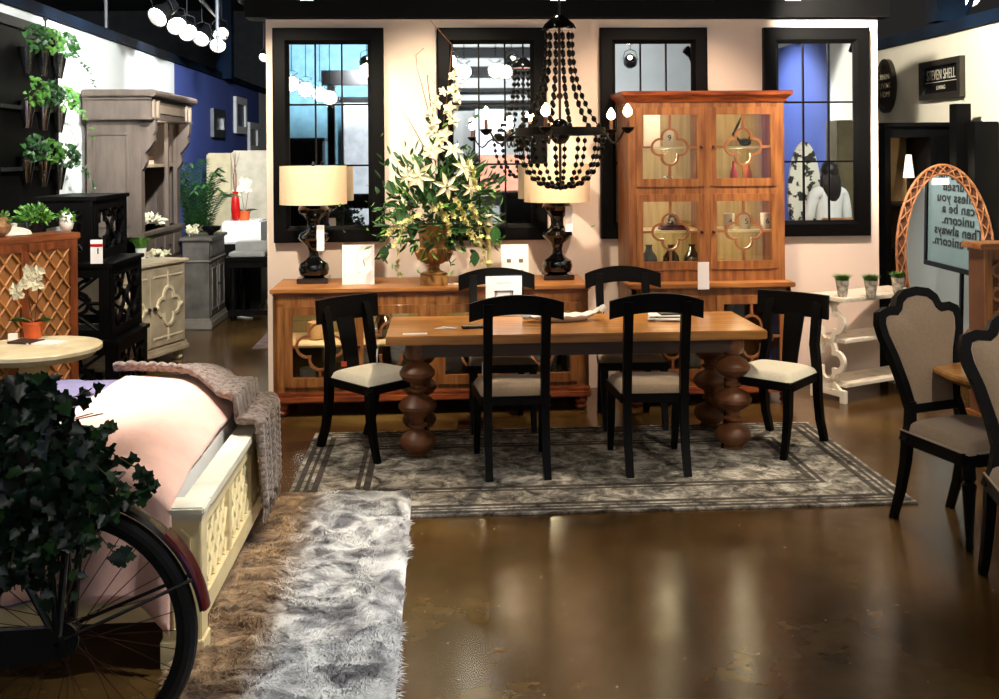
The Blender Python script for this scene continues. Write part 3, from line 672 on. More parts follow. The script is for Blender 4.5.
for px, py, nx, nz, s in [(419, 176, -.2, .1, .105), (446, 186, .3, .0, .09), (464, 168, .5, .3, .085), (432, 150, -.3, .7, .085), (452, 150, .4, .8, .08), (470, 188, .8, -.2, .075), (407, 176, -.8, .1, .07)]:
    b = B(); c = fpt(px, py, -.24); flower6(b, c, (nx, -1, nz), s); b.cyl(c, c + Vector((nx * .04, -.05, nz * .04)), .004); b.build('lily', m_petal, fl)
for pts in [[(440, 165), (436, 140), (432, 122), (434, 104), (440, 92)], [(446, 150), (450, 120), (454, 98), (456, 82), (455, 70)]]:
    b = B(); P = [fpt(x, y, -.05) for x, y in pts]; b.tube(P, [.006, .005, .004, .003, .002], 6); b.build('gladiolus_stem', m_stem, fl)
    b = B()
    for k in range(1, 9):
        t_ = k / 8 * (len(P) - 1); i = min(int(t_), len(P) - 2); c = P[i].lerp(P[i + 1], t_ - i) + Vector(((-1) ** k * .016, -.02, 0)); flower6(b, c, ((-1) ** k * .7, -1, .4), .062 * (1.15 - k * .06), 5); flower6(b, c, ((-1) ** k * .2, -.8, .8), .045 * (1.15 - k * .06), 5)
    b.build('gladiolus', m_petal, fl)
for pts in [[(455, 200), (462, 212), (470, 228)], [(440, 205), (446, 218), (450, 232)], [(418, 215), (400, 225), (385, 236)], [(470, 205), (478, 222), (484, 262)], [(405, 225), (396, 245), (398, 275)], [(432, 205), (440, 215), (455, 215)], [(462, 215), (472, 235), (480, 245)], [(467, 160), (474, 175), (478, 190)]]:
    b = B(); P = [fpt(x, y, -.24) for x, y in pts]
    b.tube(P, .002, 5)
    for k in range(13):
        t_ = k / 12 * 2; i = min(int(t_), 1); c = P[i].lerp(P[i + 1], t_ - i) + rv(rr) * .014; flower6(b, c, rv(rr) + Vector((0, -1, 0)), .026, 5)
    b.build('blossom_spray', m_petaly, fl)
for pts in [[(436, 150), (428, 110), (422, 86), (417, 68), (416, 55), (424, 48)], [(434, 150), (430, 100), (427, 75), (436, 84)], [(432, 160), (420, 140), (412, 125), (402, 110)], [(430, 170), (415, 168), (402, 164), (392, 158)], [(440, 150), (448, 90), (452, 45), (430, 20)]]:
    B().tube([fpt(x, y, 0) for x, y in pts], [.005, .004, .003] + [.0018] * (len(pts) - 3), 5).build('twig', m_twig, fl)
b = B(); c = fpt(490, 200, -.12); 
cn = thing('pillar_candle', 'white pillar candle on a turned stick at the right of the flowers', 'candle', (fx + fpt(489, 270).x + .0, YU - .02, ZT))
B().lathe([(.05, 0), (.05, .012), (.018, .03), (.014, .12), (.03, .15), (.015, .17), (.014, .3), (.03, .33), (.016, .36), (.035, .41), (.04, .42)], seg=18).build('candlestick', m_petaly, cn)
B().lathe([(.026, .42), (.026, .50), (.022, .505), (.0, .502)], seg=16).build('candle', m_petal, cn)

# hutch price tag
p = atY(704, 276, 7.55); o = B().box((0, 0, 0), (.085, .004, .2), bev=.001).build('price_tag', m_paper); o.location = (p.x, 7.566, p.z); tag(o, 'white price tag hanging from the waist of the oak hutch', 'price tag')

# ================================================================ DINING TABLE
dt = thing('dining_table', 'long trestle dining table with honey wood top and bulbous turned legs', 'dining table', (.83, 6.725, RUGZ), .0)
TX, TY, TZ = 1.165, .395, .748
b = B(); b.box((0, 0, TZ - .0275), (2 * TX, 2 * TY, .055), bev=.006); b.build('top', m_top, dt)
b = B(); b.bx(-TX + .17, TX - .17, -TY + .06, -TY + .085, TZ - .14, TZ - .055); b.bx(-TX + .17, TX - .17, TY - .085, TY - .06, TZ - .14, TZ - .055); b.bx(-TX + .17, -TX + .195, -TY + .06, TY - .06, TZ - .14, TZ - .055); b.bx(TX - .195, TX - .17, -TY + .06, TY - .06, TZ - .14, TZ - .055); b.build('apron', mat('dark table wood', (60, 38, 24), .5), dt)
lp = [(.06, 0), (.075, .012), (.06, .022), (.10, .045), (.122, .075), (.122, .095), (.10, .128), (.05, .15), (.04, .165), (.06, .178), (.062, .19), (.042, .203), (.045, .215), (.05, .235), (.10, .262), (.126, .292), (.126, .312), (.10, .345), (.05, .368), (.04, .38), (.06, .395), (.062, .408), (.042, .42), (.05, .44), (.095, .465), (.118, .495), (.118, .515), (.095, .545), (.055, .565), (.045, .58), (.07, .595), (.08, .63), (.075, TZ - .055)]
for x in (-.98, .98):
    for y in (-.27, .27): B().lathe([(r * .92, z) for r, z in lp], (x, y, 0), 28).build('leg', m_turn, dt)
    B().box((x, 0, .20), (.07, .42, .06), bev=.01).build('stretcher', m_turn, dt)
TT = RUGZ + TZ
# things on the table
p = at(504, 316, TT); t = thing('sign_holder', 'clear acrylic sign holder showing a table drawing on the dining table', 'sign holder', (p.x, p.y, TT), .03)
B().box((0, 0, .135), (.245, .004, .27)).build('sheet', m_paper, t)
B().box((0, .006, .14), (.25, .003, .275)).build('acrylic_panel', glass_mat('acrylic', (.99, .99, .99), .05), t)
B().box((0, 0, .003), (.25, .07, .006)).build('foot', m_glass, t)
b = B(); b.bx(-.065, .065, -.0075, -.0055, .165, .172); b.bx(-.062, -.056, -.0075, -.0055, .13, .165); b.bx(.056, .062, -.0075, -.0055, .13, .165); b.bx(-.05, -.046, -.0075, -.0055, .14, .165); b.bx(.046, .05, -.0075, -.0055, .14, .165); b.bx(-.056, .056, -.0075, -.0055, .158, .16); b.bx(-.05, .05, -.0075, -.0055, .225, .2265); b.build('table_drawing', m_ink, t)
B().bx(-.1, .1, -.0072, -.0055, .03, .08).build('text_block', mat('pale pink print', (206, 178, 166), .7), t)
# long white platter
p = at(564, 321, TT); t = thing('platter', 'long white scalloped ceramic platter with handle on the dining table', 'platter', (p.x, p.y, TT), .12)
b = B(); 
def pf(u, v):
    a = 2 * pi * u; r_ = v; x = cos(a) * .25 * r_; y = sin(a) * .085 * r_; z = .012 + .03 * max(0, r_ - .6) / .4 * (1 + .15 * cos(a * 16)) + .05 * max(0, cos(a)) ** 6 * r_ ** 3
    return Vector((x, y, z))
b.grid(pf, 64, 10); b.grid(lambda u, v: pf(u, v) - Vector((0, 0, .008 * (1 if v < .99 else .2))), 64, 10); b.build('dish', m_white, t)
B().tube([(.235, -.04, .055), (.27, -.02, .085), (.275, .02, .085), (.235, .04, .055)], .014, 8).build('handle', m_white, t)
B().sph((-.25, 0, .04), (.03, .02, .025)).build('knob', m_white, t)
o = B().box((0, 0, .001), (.15, .05, .002), Matrix.Rotation(.04, 3, 'Z')).build('leaflet', m_paper); o.location = at(415, 334, TT); tag(o, 'narrow white paper strip at the left front edge of the dining table', 'paper')
p = at(447, 329, TT)
t = thing('fanned_leaflets', 'fan of folded white leaflets lying left on the dining table', 'leaflets', (p.x, p.y, TT))
for k in range(4): B().box((-.02 + k * .012, 0, .002 + .002 * k), (.12, .018, .0018), Matrix.Rotation(-.25 - k * .14, 3, 'Z')).build('leaflet', m_paper, t)
p = at(474, 328, TT); t = thing('ring_binder', 'dark open catalogue with pale page edges on the left of the table', 'catalogue', (p.x, p.y, TT), .1)
B().box((0, 0, .006), (.15, .07, .008), bev=.001).build('cover', m_black, t); B().box((0, 0, .014), (.14, .062, .008)).build('pages', mat('grey pages', (130, 120, 110), .7), t)
p = at(668, 320, TT); t = thing('magazine_stack', 'stack of open white magazines on the right of the dining table', 'magazines', (p.x, p.y, TT), 0)
for k, (x, y, r_, c) in enumerate([(0, 0, .1, m_paper), (-.03, -.02, -.2, m_paper), (.02, .02, .15, mat('grey cover', (120, 116, 112), .4)), (-.02, .01, -.12, m_paper), (.05, .03, .05, m_black)]):
    B().box((x, y, .006 + k * .009), (.21, .13, .008), Matrix.Rotation(r_, 3, 'Z'), bev=.001).build('magazine', c, t)

# ================================================================ BLACK DINING CHAIRS
def curved_leg(b, pts, w0, w1):
    pts = [Vector(p) for p in pts]; n = len(pts); rings = []
    for i, p in enumerate(pts):
        k = i / (n - 1); w_ = w0 + (w1 - w0) * k
        rings.append([b.bm.verts.new(p + Vector((sx * w_ / 2, sy * w_ / 2, 0))) for sx, sy in ((-1, -1), (1, -1), (1, 1), (-1, 1))])
    for a, c in zip(rings, rings[1:]):
        for k in range(4): b.bm.faces.new((a[k], a[(k + 1) % 4], c[(k + 1) % 4], c[k]))
    b.bm.faces.new(rings[0][::-1]); b.bm.faces.new(rings[-1]); return b
def dining_chair(label, loc, rz, HH=1.02, splat=False, group=None, hw=.262, pw=.165, cream=True):
    t = thing('dining_chair', label, 'chair', loc, rz, group)
    # seat facing +y
    sp = [(-.20, -.2), (.20, -.2), (.235, .2), (.2, .235), (-.2, .235), (-.235, .2)]
    b = B(); b.prism(sp, lambda u, v, w_: Vector((u, v, w_)), .40, .452); b.build('seat_frame', m_black, t)
    def sf(u, v):
        x = -1 + 2 * u; y = -1 + 2 * v; e = max(0, 1 - abs(x) ** 5) * max(0, 1 - abs(y) ** 5)
        return Vector((x * (.2 + .025 * v), -.19 + .41 * v, .45 + .055 * e ** .35))
    b = B(); b.grid(sf, 18, 18); b.build('seat', m_cream if cream else m_linen, t, ang=80)
    p = pw
    for s in (-1, 1):
        curved_leg(B(), [(s * .2, .27, 0), (s * .2, .235, .12), (s * .2, .21, .25), (s * .2, .205, .42)], .034, .05).build('leg', m_black, t)
        x0 = .19 if splat else .165
        q = [(s * x0, -.29, 0), (s * x0, -.235, .14), (s * x0, -.205, .3), (s * x0, -.2, .45), (s * p, -.215, .62), (s * p, -.25, .8), (s * p, -.285, HH - .05)]
        curved_leg(B(), q, .042, .054).build('leg', m_black, t)
    # crest rail: bowed in plan, arched in elevation
    ht = .15 if splat else .11; arch = 0 if splat else .05
    def cf(off, top):
        def g(u):
            x = -hw + 2 * hw * u; k = (x / hw) ** 2
            return Vector((x, -.30 + .045 * k + off, (HH - arch * k if top else HH - ht - arch * k * .9)))
        return g
    b = B(); n = 16; V = []
    for i in range(n + 1):
        u = i / n; V.append([b.bm.verts.new(v) for v in (cf(0, 0)(u), cf(.026, 0)(u), cf(.03 - .015, 1)(u), cf(-.012, 1)(u))])
    for a, c in zip(V, V[1:]):
        for k in range(4): b.bm.faces.new((a[k], a[(k + 1) % 4], c[(k + 1) % 4], c[k]))
    b.bm.faces.new(V[0][::-1]); b.bm.faces.new(V[-1]); b.build('crest_rail', m_black, t)
    if splat:
        b = B(); b.grid(lambda u, v: Vector((-.055 + .11 * u + (.02 * (2 * u - 1) * (v - .3)), -.205 - .08 * v ** 1.3, .44 + (HH - .13 - .44) * v)), 4, 10)
        b.grid(lambda u, v: Vector((-.055 + .11 * u + (.02 * (2 * u - 1) * (v - .3)), -.19 - .08 * v ** 1.3, .44 + (HH - .13 - .44) * v)), 4, 10)
        for s in (0, 1): b.grid(lambda u, v, s=s: Vector((-.055 + .11 * s + (.02 * (2 * s - 1) * (v - .3)), -.205 + .015 * u - .08 * v ** 1.3, .44 + (HH - .13 - .44) * v)), 1, 10)
        bmesh.ops.remove_doubles(b.bm, verts=b.bm.verts, dist=.0005); b.build('splat', m_black, t)
    return t
A = dining_chair('black chair with arched crest rail, near side of the table, left one', (.42, 6.20, RUGZ), 0.03, 1.045, hw=.27, cream=False)  # seats taupe in place of cream, shade at the table put into the colour
dup(A, (1.235, 6.20, RUGZ), -.02, 'black chair with arched crest rail, near side of the table, right one')
dup(A, (.40, 7.18, 0), pi + .03, 'black chair with arched crest rail, far side of the table, behind the sign holder').location.z = 0
dup(A, (1.29, 7.18, 0), pi - .02, 'black chair with arched crest rail, far side of the table, right one before the hutch')
Lc = dining_chair('black splat-back chair with cream seat at the left end of the table', (-.43, 6.63, RUGZ), radians(-136), .93, True, hw=.245)
t = dup(Lc, (2.09, 6.50, RUGZ), radians(134), 'black splat-back chair with cream seat at the right end of the table')
# tags on chairs
o = B().box((0, 0, 0), (.004, .075, .07), Matrix.Rotation(.5, 3, 'X')).build('price_tag', m_paper); o.location = atY(377, 357, 6.72); tag(o, 'small white tag hanging on the back of the left end chair', 'price tag')
o = B().box((0, 0, 0), (.035, .004, .03)).build('price_tag', mat('orange tag', (220, 80, 40), .6)); o.location = atY(344, 364, 6.62); tag(o, 'tiny orange tag beside the splat of the left end chair', 'price tag')
o = B().box((0, 0, 0), (.05, .003, .26)).build('price_tag', m_paper); o.location = atY(486, 383, 6.5); tag(o, 'long white tag hanging beside the near left dining chair', 'price tag')

# ================================================================ CHANDELIER
ch = thing('chandelier', 'black beaded chandelier with five glowing candle arms above the dining table', 'chandelier', (atY(560, 130, 6.75).x, 6.75, 0))
zc, zr, zb = 2.66, 1.995, 1.625; RR = .285
B().lathe([(.0, zc + .09), (.03, zc + .085), (.06, zc + .06), (.095, zc + .03), (.108, zc + .005), (.11, zc - .005), (.10, zc - .008), (.0, zc)], seg=28, cap=False).build('canopy', m_gloss, ch)
B().cyl((0, 0, zc + .08), (0, 0, CEIL), .008).build('suspension_rod', m_dsteel, ch)
B().cyl((0, 0, zb - .01), (0, 0, zc), .009).sph((0, 0, zr + .23), .022).sph((0, 0, zb + .02), .018).build('centre_rod', mat('rust iron', (70, 34, 22), .5, metal=.4), ch)
B().sph((0, 0, zr), (.07, .07, .085), 20).build('hub', m_gloss, ch)
b = B(); b.sweep([(cos(2 * pi * k / 48) * RR, sin(2 * pi * k / 48) * RR, zr) for k in range(48)], [(-.006, -.024), (.006, -.024), (.006, .024), (-.006, .024)], (0, 0, 1))
for k in range(3):
    a = pi * k / 3 + .2; b.tube([(cos(a) * RR, sin(a) * RR, zr), (-cos(a) * RR, -sin(a) * RR, zr)], .006, 6)
b.build('ring', m_black, ch)
for k in range(5):
    a = pi + .02 + 2 * pi * k / 5; e = Vector((cos(a), sin(a), 0)); Z = Vector((0, 0, 1))
    P = [e * (RR) + Z * (zr)] + [e * (RR + .03 + .165 * s_) + Z * (zr - .085 * sin(pi * min(1, s_ * 1.15)) + .015 * s_) for s_ in [.1, .25, .4, .55, .7, .85, 1]]
    ar = B().tube(P, .007, 8).build('arm', m_dsteel, ch)
    c = e * .478 + Z * (zr + .0)
    B().lathe([(.01, -.02), (.035, 0), (.042, .018), (.03, .02), (.01, .015)], c, 16).build('drip_cup', m_black, ar)
    B().cyl(c + Z * .015, c + Z * .085, .011).build('candle', mat('ivory candle sleeve', (120, 80, 60), .6), ar)
    B().lathe([(.008, 0), (.024, .016), (.029, .032), (.02, .056), (.005, .078), (0, .08)], c + Z * .083, 12).build('bulb', m_bulb, ar)
    ld = bpy.data.lights.new('glow', 'POINT'); ld.energy = 3.2; ld.color = (1, .68, .4); ld.shadow_soft_size = .025
    lo = bpy.data.objects.new('glow', ld); COL.objects.link(lo); lo.parent = ar; lo.location = c + Z * .17
def bead_strand(P, nb):
    b = B(); b.tube(P, .002, 4)
    L_ = [0]
    for a, c in zip(P, P[1:]): L_.append(L_[-1] + (c - a).length)
    for k in range(nb):
        s_ = (k + .5) / nb * L_[-1]; i = 0
        while i < len(P) - 2 and L_[i + 1] < s_: i += 1
        c = P[i].lerp(P[i + 1], (s_ - L_[i]) / (L_[i + 1] - L_[i])); d = (P[i + 1] - P[i]).normalized()
        q = d.to_track_quat('Z', 'Y').to_matrix(); h = L_[-1] / nb * .34
        b.lathe([(.004, -h), (.0135, -h * .55), (.016, 0), (.0135, h * .55), (.004, h)], c, 8, rot=q)
    return b
for k in range(12):
    a = 2 * pi * k / 12 + .13; e = Vector((cos(a), sin(a), 0)); P = []
    for i in range(13):
        s_ = i / 12; r_ = .085 + (RR - .01 - .085) * (s_ ** 2.6); P.append(e * r_ + Vector((0, 0, zc - .02 - (zc - zr - .03) * s_)))
    bead_strand(P, 12).build('upper_bead_strand', m_black, ch)
for k in range(12):
    a = 2 * pi * k / 12 + .3; e = Vector((cos(a), sin(a), 0)); P = []
    for i in range(13):
        s_ = i / 12 * pi / 2; P.append(e * (RR * .98 * cos(s_) ** .7 if i < 12 else .005) + Vector((0, 0, zr - .03 - (zr - zb - .04) * sin(s_) ** 1.1)))
    bead_strand(P, 9).build('lower_bead_strand', m_black, ch)

# ================================================================ BED
BX = -.915; Y0, Y1 = 3.86, 5.54; FZ = .585
bed = thing('bed', 'cream painted bed with lattice footboard, heaped with pink and lavender bedding', 'bed', (0, 0, 0))
for y in (Y0 + .05, Y1 - .05): B().box((BX - .03, y, FZ / 2 - .01), (.14, .10, FZ - .03), bev=.004).box((BX - .03, y, .05), (.155, .12, .1), bev=.004).build('footboard_post', m_ivory, bed)
b = B().bx(BX - .045, BX + .055, Y0 + .1, Y1 - .1, FZ - .03, FZ - .001).bx(BX - .035, BX + .045, Y0 + .1, Y1 - .1, FZ - .05, FZ - .03)
for ya, yb in ((Y0 - .02, Y0 + .11), (Y1 - .11, Y1 + .02)): b.bx(BX - .125, BX + .055, ya, yb, FZ - .03, FZ, bev=.006).bx(BX - .11, BX + .045, ya + .01, yb - .01, FZ - .05, FZ - .03)
b.build('footboard_cap', mat('pale ivory paint', (240, 230, 204), .45), bed)
b = B(); b.bx(BX - .02, BX + .03, Y0 + .1, Y1 - .1, .13, .21); b.bx(BX - .02, BX + .03, Y0 + .1, Y1 - .1, FZ - .11, FZ - .05)
n3 = [(Y0 + .1 + (Y1 - Y0 - .2) * k / 3) for k in range(4)]
for y in n3: b.bx(BX - .018, BX + .028, y - .025, y + .025, .13, FZ - .05)
b.build('footboard_frame', m_ivory, bed)
B().bx(BX - .045, BX - .03, Y0 + .1, Y1 - .1, .13, FZ - .05).build('footboard_backing', mat('shadow ivory', (190, 162, 108), .6), bed)  # recess dirt and shade between the lattice strips, both put into the colour
b = B(); z0, z1 = .21, FZ - .11
for a, c in zip(n3, n3[1:]):
    a += .025; c -= .025; k = -6
    for j in range(-8, 12):
        for sg in (1, -1):
            y = a + j * .10
            # diagonal strip clipped to the panel
            p0 = [y, z0]; p1 = [y + (z1 - z0) * .8, z1]
            if sg < 0: p0, p1 = [y + (z1 - z0) * .8, z0], [y, z1]
            t0, t1 = 0.0, 1.0; dy = p1[0] - p0[0]
            ta = (a - p0[0]) / dy; tb = (c - p0[0]) / dy
            t0 = max(t0, min(ta, tb)); t1 = min(t1, max(ta, tb))
            if t1 - t0 > .04:
                q0 = Vector((BX + .004 + (.004 if sg > 0 else 0), p0[0] + dy * t0, z0 + (z1 - z0) * t0)); q1 = Vector((q0.x, p0[0] + dy * t1, z0 + (z1 - z0) * t1))
                b.tube([q0, q1], .013, 6)
b.build('lattice', m_ivory, bed)
b = B(); b.sweep([(u, Y0 - .004, v) for u, v in [(BX - .06, .14), (BX, .14), (BX, .47), (BX - .03, .50), (BX - .06, .47)]], RECT(.006, .012), (0, -1, 0)); b.build('post_moulding', m_ivory, bed)
for y in (Y0 + .04, Y1 - .04): B().bx(-3.1, BX - .04, y - .02, y + .02, .16, .36, bev=.004).build('side_rail', m_ivory, bed)
b = B(); 
for y in (Y0 + .05, Y1 - .05): b.box((-3.1, y, .6), (.09, .1, 1.2), bev=.004)
b.bx(-3.13, -3.08, Y0 + .1, Y1 - .1, .3, 1.15); b.build('headboard', m_ivory, bed)
B().bx(-3.05, BX - .08, Y0 + .08, Y1 - .08, .36, .66, bev=.05).build('mattress', m_white, bed)
m_pink = mat('pink linen', (234, 184, 162), .9, var=.05, scale=12, bump=.2, bscale=40, sheen=.3)
m_whiteq = mat('white quilt', (240, 226, 218), .9, var=.02, scale=12, sheen=.2)
m_lav = mat('lavender cover', (112, 104, 132), .9, var=.06, scale=10, bump=.15, bscale=60)
def bed_surf(x, y, lift=0.0):
    ym = (Y0 + Y1) / 2; ex = max(0, (x + 1.25) / .29)
    k = abs(y - ym) / ((Y1 - Y0) / 2 - .06); z = .765 - .05 * k ** 4 - .15 * min(1, ex) ** 2.2
    z += .012 * noise.noise(Vector((x * 5, y * 4, 2))) + .006 * noise.noise(Vector((x * 14, y * 11, 4)))
    return z + lift
def cover(name, x0, x1, m_, lift, drop, label=None, ny=70, zb_=.2):
    L_ = Y1 - Y0 - .16
    def f(u, v):
        x = x0 + (x1 - x0) * u; tot = drop + L_ + .1; s_ = v * tot
        if s_ < drop:
            k = 1 - s_ / drop; y = Y0 + .06 - .05 * (1 - k) - .08 * k; z = bed_surf(x, Y0 + .07, lift) - drop * k
            y += .02 * sin(x * 26 + 1.3 * sin(x * 7)) * k + .0; y -= .025
            return Vector((x, y, z - .0))
        s_ -= drop
        if s_ < L_: 
            y = Y0 + .07 + s_; r_ = min(1, s_ / .06, ); z = bed_surf(x, y, lift)
            return Vector((x, y, z))
        k = (s_ - L_) / .1; return Vector((x, Y1 - .07 + .04 * k, bed_surf(x, Y1 - .07, lift) - .12 * k))
    b = B(); b.grid(f, 60, ny); o = b.build(name, m_, bed, ang=80)
    if label: o['label'] = label
    so = o.modifiers.new('s', 'SOLIDIFY'); so.thickness = .012
    return o
cover('coverlet', -3.0, -1.3, m_lav, 0, .45, 'lavender coverlet')
cover('blanket', -1.56, BX - .06, m_pink, .018, .46, 'pale pink blanket')
# knitted throw over the far corner of the footboard
th = thing('throw_blanket', 'chunky grey brown knitted throw draped over the far corner of the bed', 'throw blanket', (0, 0, 0))
m_knit = mat('grey brown knit', (140, 120, 104), .95, scale=45, rgb2=(92, 76, 66), bump=.9, bscale=60, sheen=.3)
def thf(u, v):
    # u: from bed middle over footboard to hanging end ; v: near edge to far edge
    s_ = u * 1.42; x = -1.62 + s_
    near = 5.28 - .50 * min(1, max(0, (s_ - .1) / .6)) ** 1.3; far = Y1 - .03 - .12 * min(1, max(0, (s_ - .45) / .25))
    if x < BX - .03:
        y = near + (far - near) * v; z = bed_surf(min(x, BX - .13), min(max(y, Y0), Y1 - .05), .04)
    elif x < BX + .07:
        y = near + .02 + (far - near - .02) * v; z = .625 + .005 * sin(y * 40); 
    else:
        k = (x - BX - .07) / .7; y = (near + .08 * k * 1.5) + (far - near - .05 * k) * v * (1 - .12 * k) + .03 * k; z = .62 - (x - BX - .07) * .62; x = BX + .07 + .01 * sin(v * 25) + .0 * k
    bmp = .012 * abs(sin(s_ * 55 + (1 if int(v * 14) % 2 else 0) * 1.5)) * (.5 + .5 * abs(sin(v * 14 * pi)))
    roll = .03 * max(0, 1 - v / .08) ** 1
    return Vector((x, y, z + bmp * (1 if x < BX + .06 else .2) + roll)) + Vector((bmp if x > BX + .06 else 0, 0, 0))
b = B(); b.grid(thf, 150, 110); o = b.build('knit', m_knit, th, ang=85); so = o.modifiers.new('s', 'SOLIDIFY'); so.thickness = .02; so.offset = 1
b = B()
for k in range(26):
    e = thf(1, (k + .5) / 26); b.tube([e, e + Vector((.008, R.uniform(-.01, .01), -.035)), e + Vector((.004, R.uniform(-.015, .015), -.085))], [.006, .005, .003], 5)
b.build('fringe', m_knit, th)

# ================================================================ BICYCLE WITH IVY
bz = .400; by = 3.27; bxc = at(66, 632, 0.0); XC = ray(65, 632).x / ray(65, 632).y * by
bk = thing('bicycle', 'black vintage bicycle standing in front of the bed, rear wheel and rack showing', 'bicycle', (XC, by, 0), 0)
m_tyre = mat('tyre rubber', (14, 13, 13), .6); m_bike = mat('bike enamel', (12, 12, 13), .3)
wh = B().tube([(cos(2 * pi * k / 64) * .374, 0, bz + sin(2 * pi * k / 64) * .374) for k in range(64)], .026, 10, True).build('tyre', m_tyre, bk)
B().sweep([(cos(-2 * pi * k / 64) * .346, 0, bz + sin(-2 * pi * k / 64) * .346) for k in range(64)], RECT(.016, .034), (0, -1, 0)).build('rim', m_bike, wh)
b = B()
for k in range(36):
    a = 2 * pi * k / 36; s_ = (-1) ** k; o_ = a + (.9 if (k // 2) % 2 else -.9)
    b.tube([(cos(o_) * .028, s_ * .03, bz + sin(o_) * .028), (cos(a) * .343, 0, bz + sin(a) * .343)], .0014, 4)
b.build('spokes', mat('rusty spoke', (70, 34, 24), .5, metal=.5), wh)
B().cyl((0, -.05, bz), (0, .05, bz), .03, seg=20).cyl((0, -.075, bz), (0, .075, bz), .008).cyl((0, -.045, bz), (0, -.035, bz), .055, seg=20).build('hub', m_bike, wh)
a0, a1 = .16, pi * 1.05; P = [(cos(a0 + (a1 - a0) * k / 40) * .424, 0, bz + sin(a0 + (a1 - a0) * k / 40) * .424) for k in range(41)]
b = B(); b.sweep(P, [(-.006, -.034), (.006, -.026), (.010, 0), (.006, .026), (-.006, .034), (0, .0)], (0, -1, 0), closed=False); fe = b.build('fender', m_bike, bk)
P = [(cos(.16 + .62 * k / 10) * .433, 0, bz + sin(.16 + .62 * k / 10) * .433) for k in range(11)]
B().sweep(P, [(-.004, -.036), (.005, -.028), (.009, 0), (.005, .028), (-.004, .036), (.001, 0)], (0, -1, 0), closed=False).build('mudflap', mat('dark red enamel', (110, 16, 14), .3), bk)
b = B()
for s_ in (-1, 1):
    b.tube([(0, s_ * .06, bz), (.39, s_ * .03, bz + .165)], .006, 6)     # fender stay
    b.tube([(0, s_ * .06, bz), (.045, s_ * .075, .86)], .011, 8); b.tube([(0, s_ * .06, bz), (-.03, s_ * .075, .86)], .011, 8)
    b.tube([(0, s_ * .055, bz), (-.22, s_ * .03, .80), (-.32, .0, .98)], .012, 8)   # seat stay
    b.tube([(0, s_ * .055, bz), (-.46, s_ * .04, bz - .06)], .012, 8)
b.build('frame_stays', m_bike, bk)
b = B(); b.tube([(-.46, 0, bz - .06), (-.30, 0, .9), (-.33, 0, 1.02)], .016, 8); b.tube([(-.46, 0, bz - .06), (-1.0, 0, .72), (-1.05, 0, .8)], .018, 8); b.tube([(-.31, 0, .84), (-1.03, 0, .80)], .016, 8); b.build('frame', m_bike, bk)
b = B(); b.prism([(-.02, .05), (.03, 0), (-.02, -.05), (-.44, -.10), (-.54, -.06), (-.54, .0), (-.44, .04)], lambda u, v, w_: Vector((u, w_, bz + v)), -.075, -.05); b.build('chain_guard', m_bike, bk)
b = B(); b.tube([(-.46, -.09, bz - .06), (-.46, -.1, bz - .22)], .01, 6); b.cyl((-.46, -.1, bz - .06), (-.46, .1, bz - .06), .03); b.bx(-.50, -.42, -.17, -.09, bz - .235, bz - .21); b.build('crank', m_bike, bk)
b = B(); b.sph((-.36, 0, 1.06), (.14, .09, .045)); b.build('saddle', mat('brown saddle', (40, 24, 16), .4), bk)
b = B()
for y in (-.07, 0, .07): b.tube([(.16, y, .865), (-.28, y, .865)], .006, 6)
for x in (.16, 0, -.14, -.28): b.tube([(x, -.07, .865), (x, .07, .865)], .006, 6)
b.build('rack', m_bike, bk)
b = B()
for s_ in (-1,):   # front end beyond the frame
    b.tube([(-1.62 + cos(2 * pi * k / 48) * .374, 0, bz + sin(2 * pi * k / 48) * .374) for k in range(48)], .026, 8, True)
b.build('tyre', m_tyre, bk)
B().tube([(-1.62, 0, bz), (-1.12, 0, .72), (-1.02, 0, 1.1), (-.95, .25, 1.12)], .014, 8).build('fork', m_bike, bk)
# ivy planter on the rack
iv = thing('ivy_plant', 'dense dark trailing ivy in a basket on the bicycle rack', 'ivy plant', (XC - .06, by, .873))
B().lathe([(.11, 0), (.13, .02), (.16, .12), (.165, .13), (.15, .13), (.13, .03)], seg=20, sy=.9).build('basket', mat('dark wicker', (40, 28, 20), .7, scale=40, bump=.5), iv)
def ivyleaf(b, c, d, n, s_):
    d = Vector(d).normalized(); sd = d.cross(Vector(n)); sd = sd.normalized() if sd.length > 1e-3 else d.orthogonal(); n = sd.cross(d)
    P = [(0, 0), (-.15, .35), (.1, .55), (.35, .32), (.55, .42), (.7, .2), (1, 0), (.7, -.2), (.55, -.42), (.35, -.32), (.1, -.55), (-.15, -.35)]
    vs = [b.bm.verts.new(Vector(c) + d * u * s_ + sd * v * s_ + n * (abs(v) * .2 - u * u * .15) * s_) for u, v in P]
    b.bm.faces.new(vs[:7]); b.bm.faces.new([vs[0]] + vs[6:])
rr = random.Random(5); b = B(); bl = B(); st = B()
def ivp(px, py, dy): return atY(px, py, by + dy) - Vector((XC - .06, by, .873))
def inside(px, py):
    # outline of the ivy mass in the photo
    if py < 378 or px > 150: return False
    lim = [(378, 55), (395, 62), (420, 72), (440, 100), (460, 108), (490, 106), (505, 112), (540, 80), (560, 40), (600, 20)]
    for (y0, x0), (y1, x1) in zip(lim, lim[1:]):
        if y0 <= py <= y1: return px < x0 + (x1 - x0) * (py - y0) / (y1 - y0)
    return False
cnt = 0
while cnt < 1500:
    px = rr.uniform(-30, 120); py = rr.uniform(378, 585)
    if not inside(px, py): continue
    cnt += 1; c = ivp(px, py, rr.uniform(-.18, .16)); d = Vector((rr.uniform(-1, 1), rr.uniform(-1, .2), rr.uniform(-1, .6)))
    ivyleaf(b if rr.random() < .965 else bl, c, d, Vector((rr.uniform(-.5, .5), -1, rr.uniform(0, 1))), rr.uniform(.028, .05))
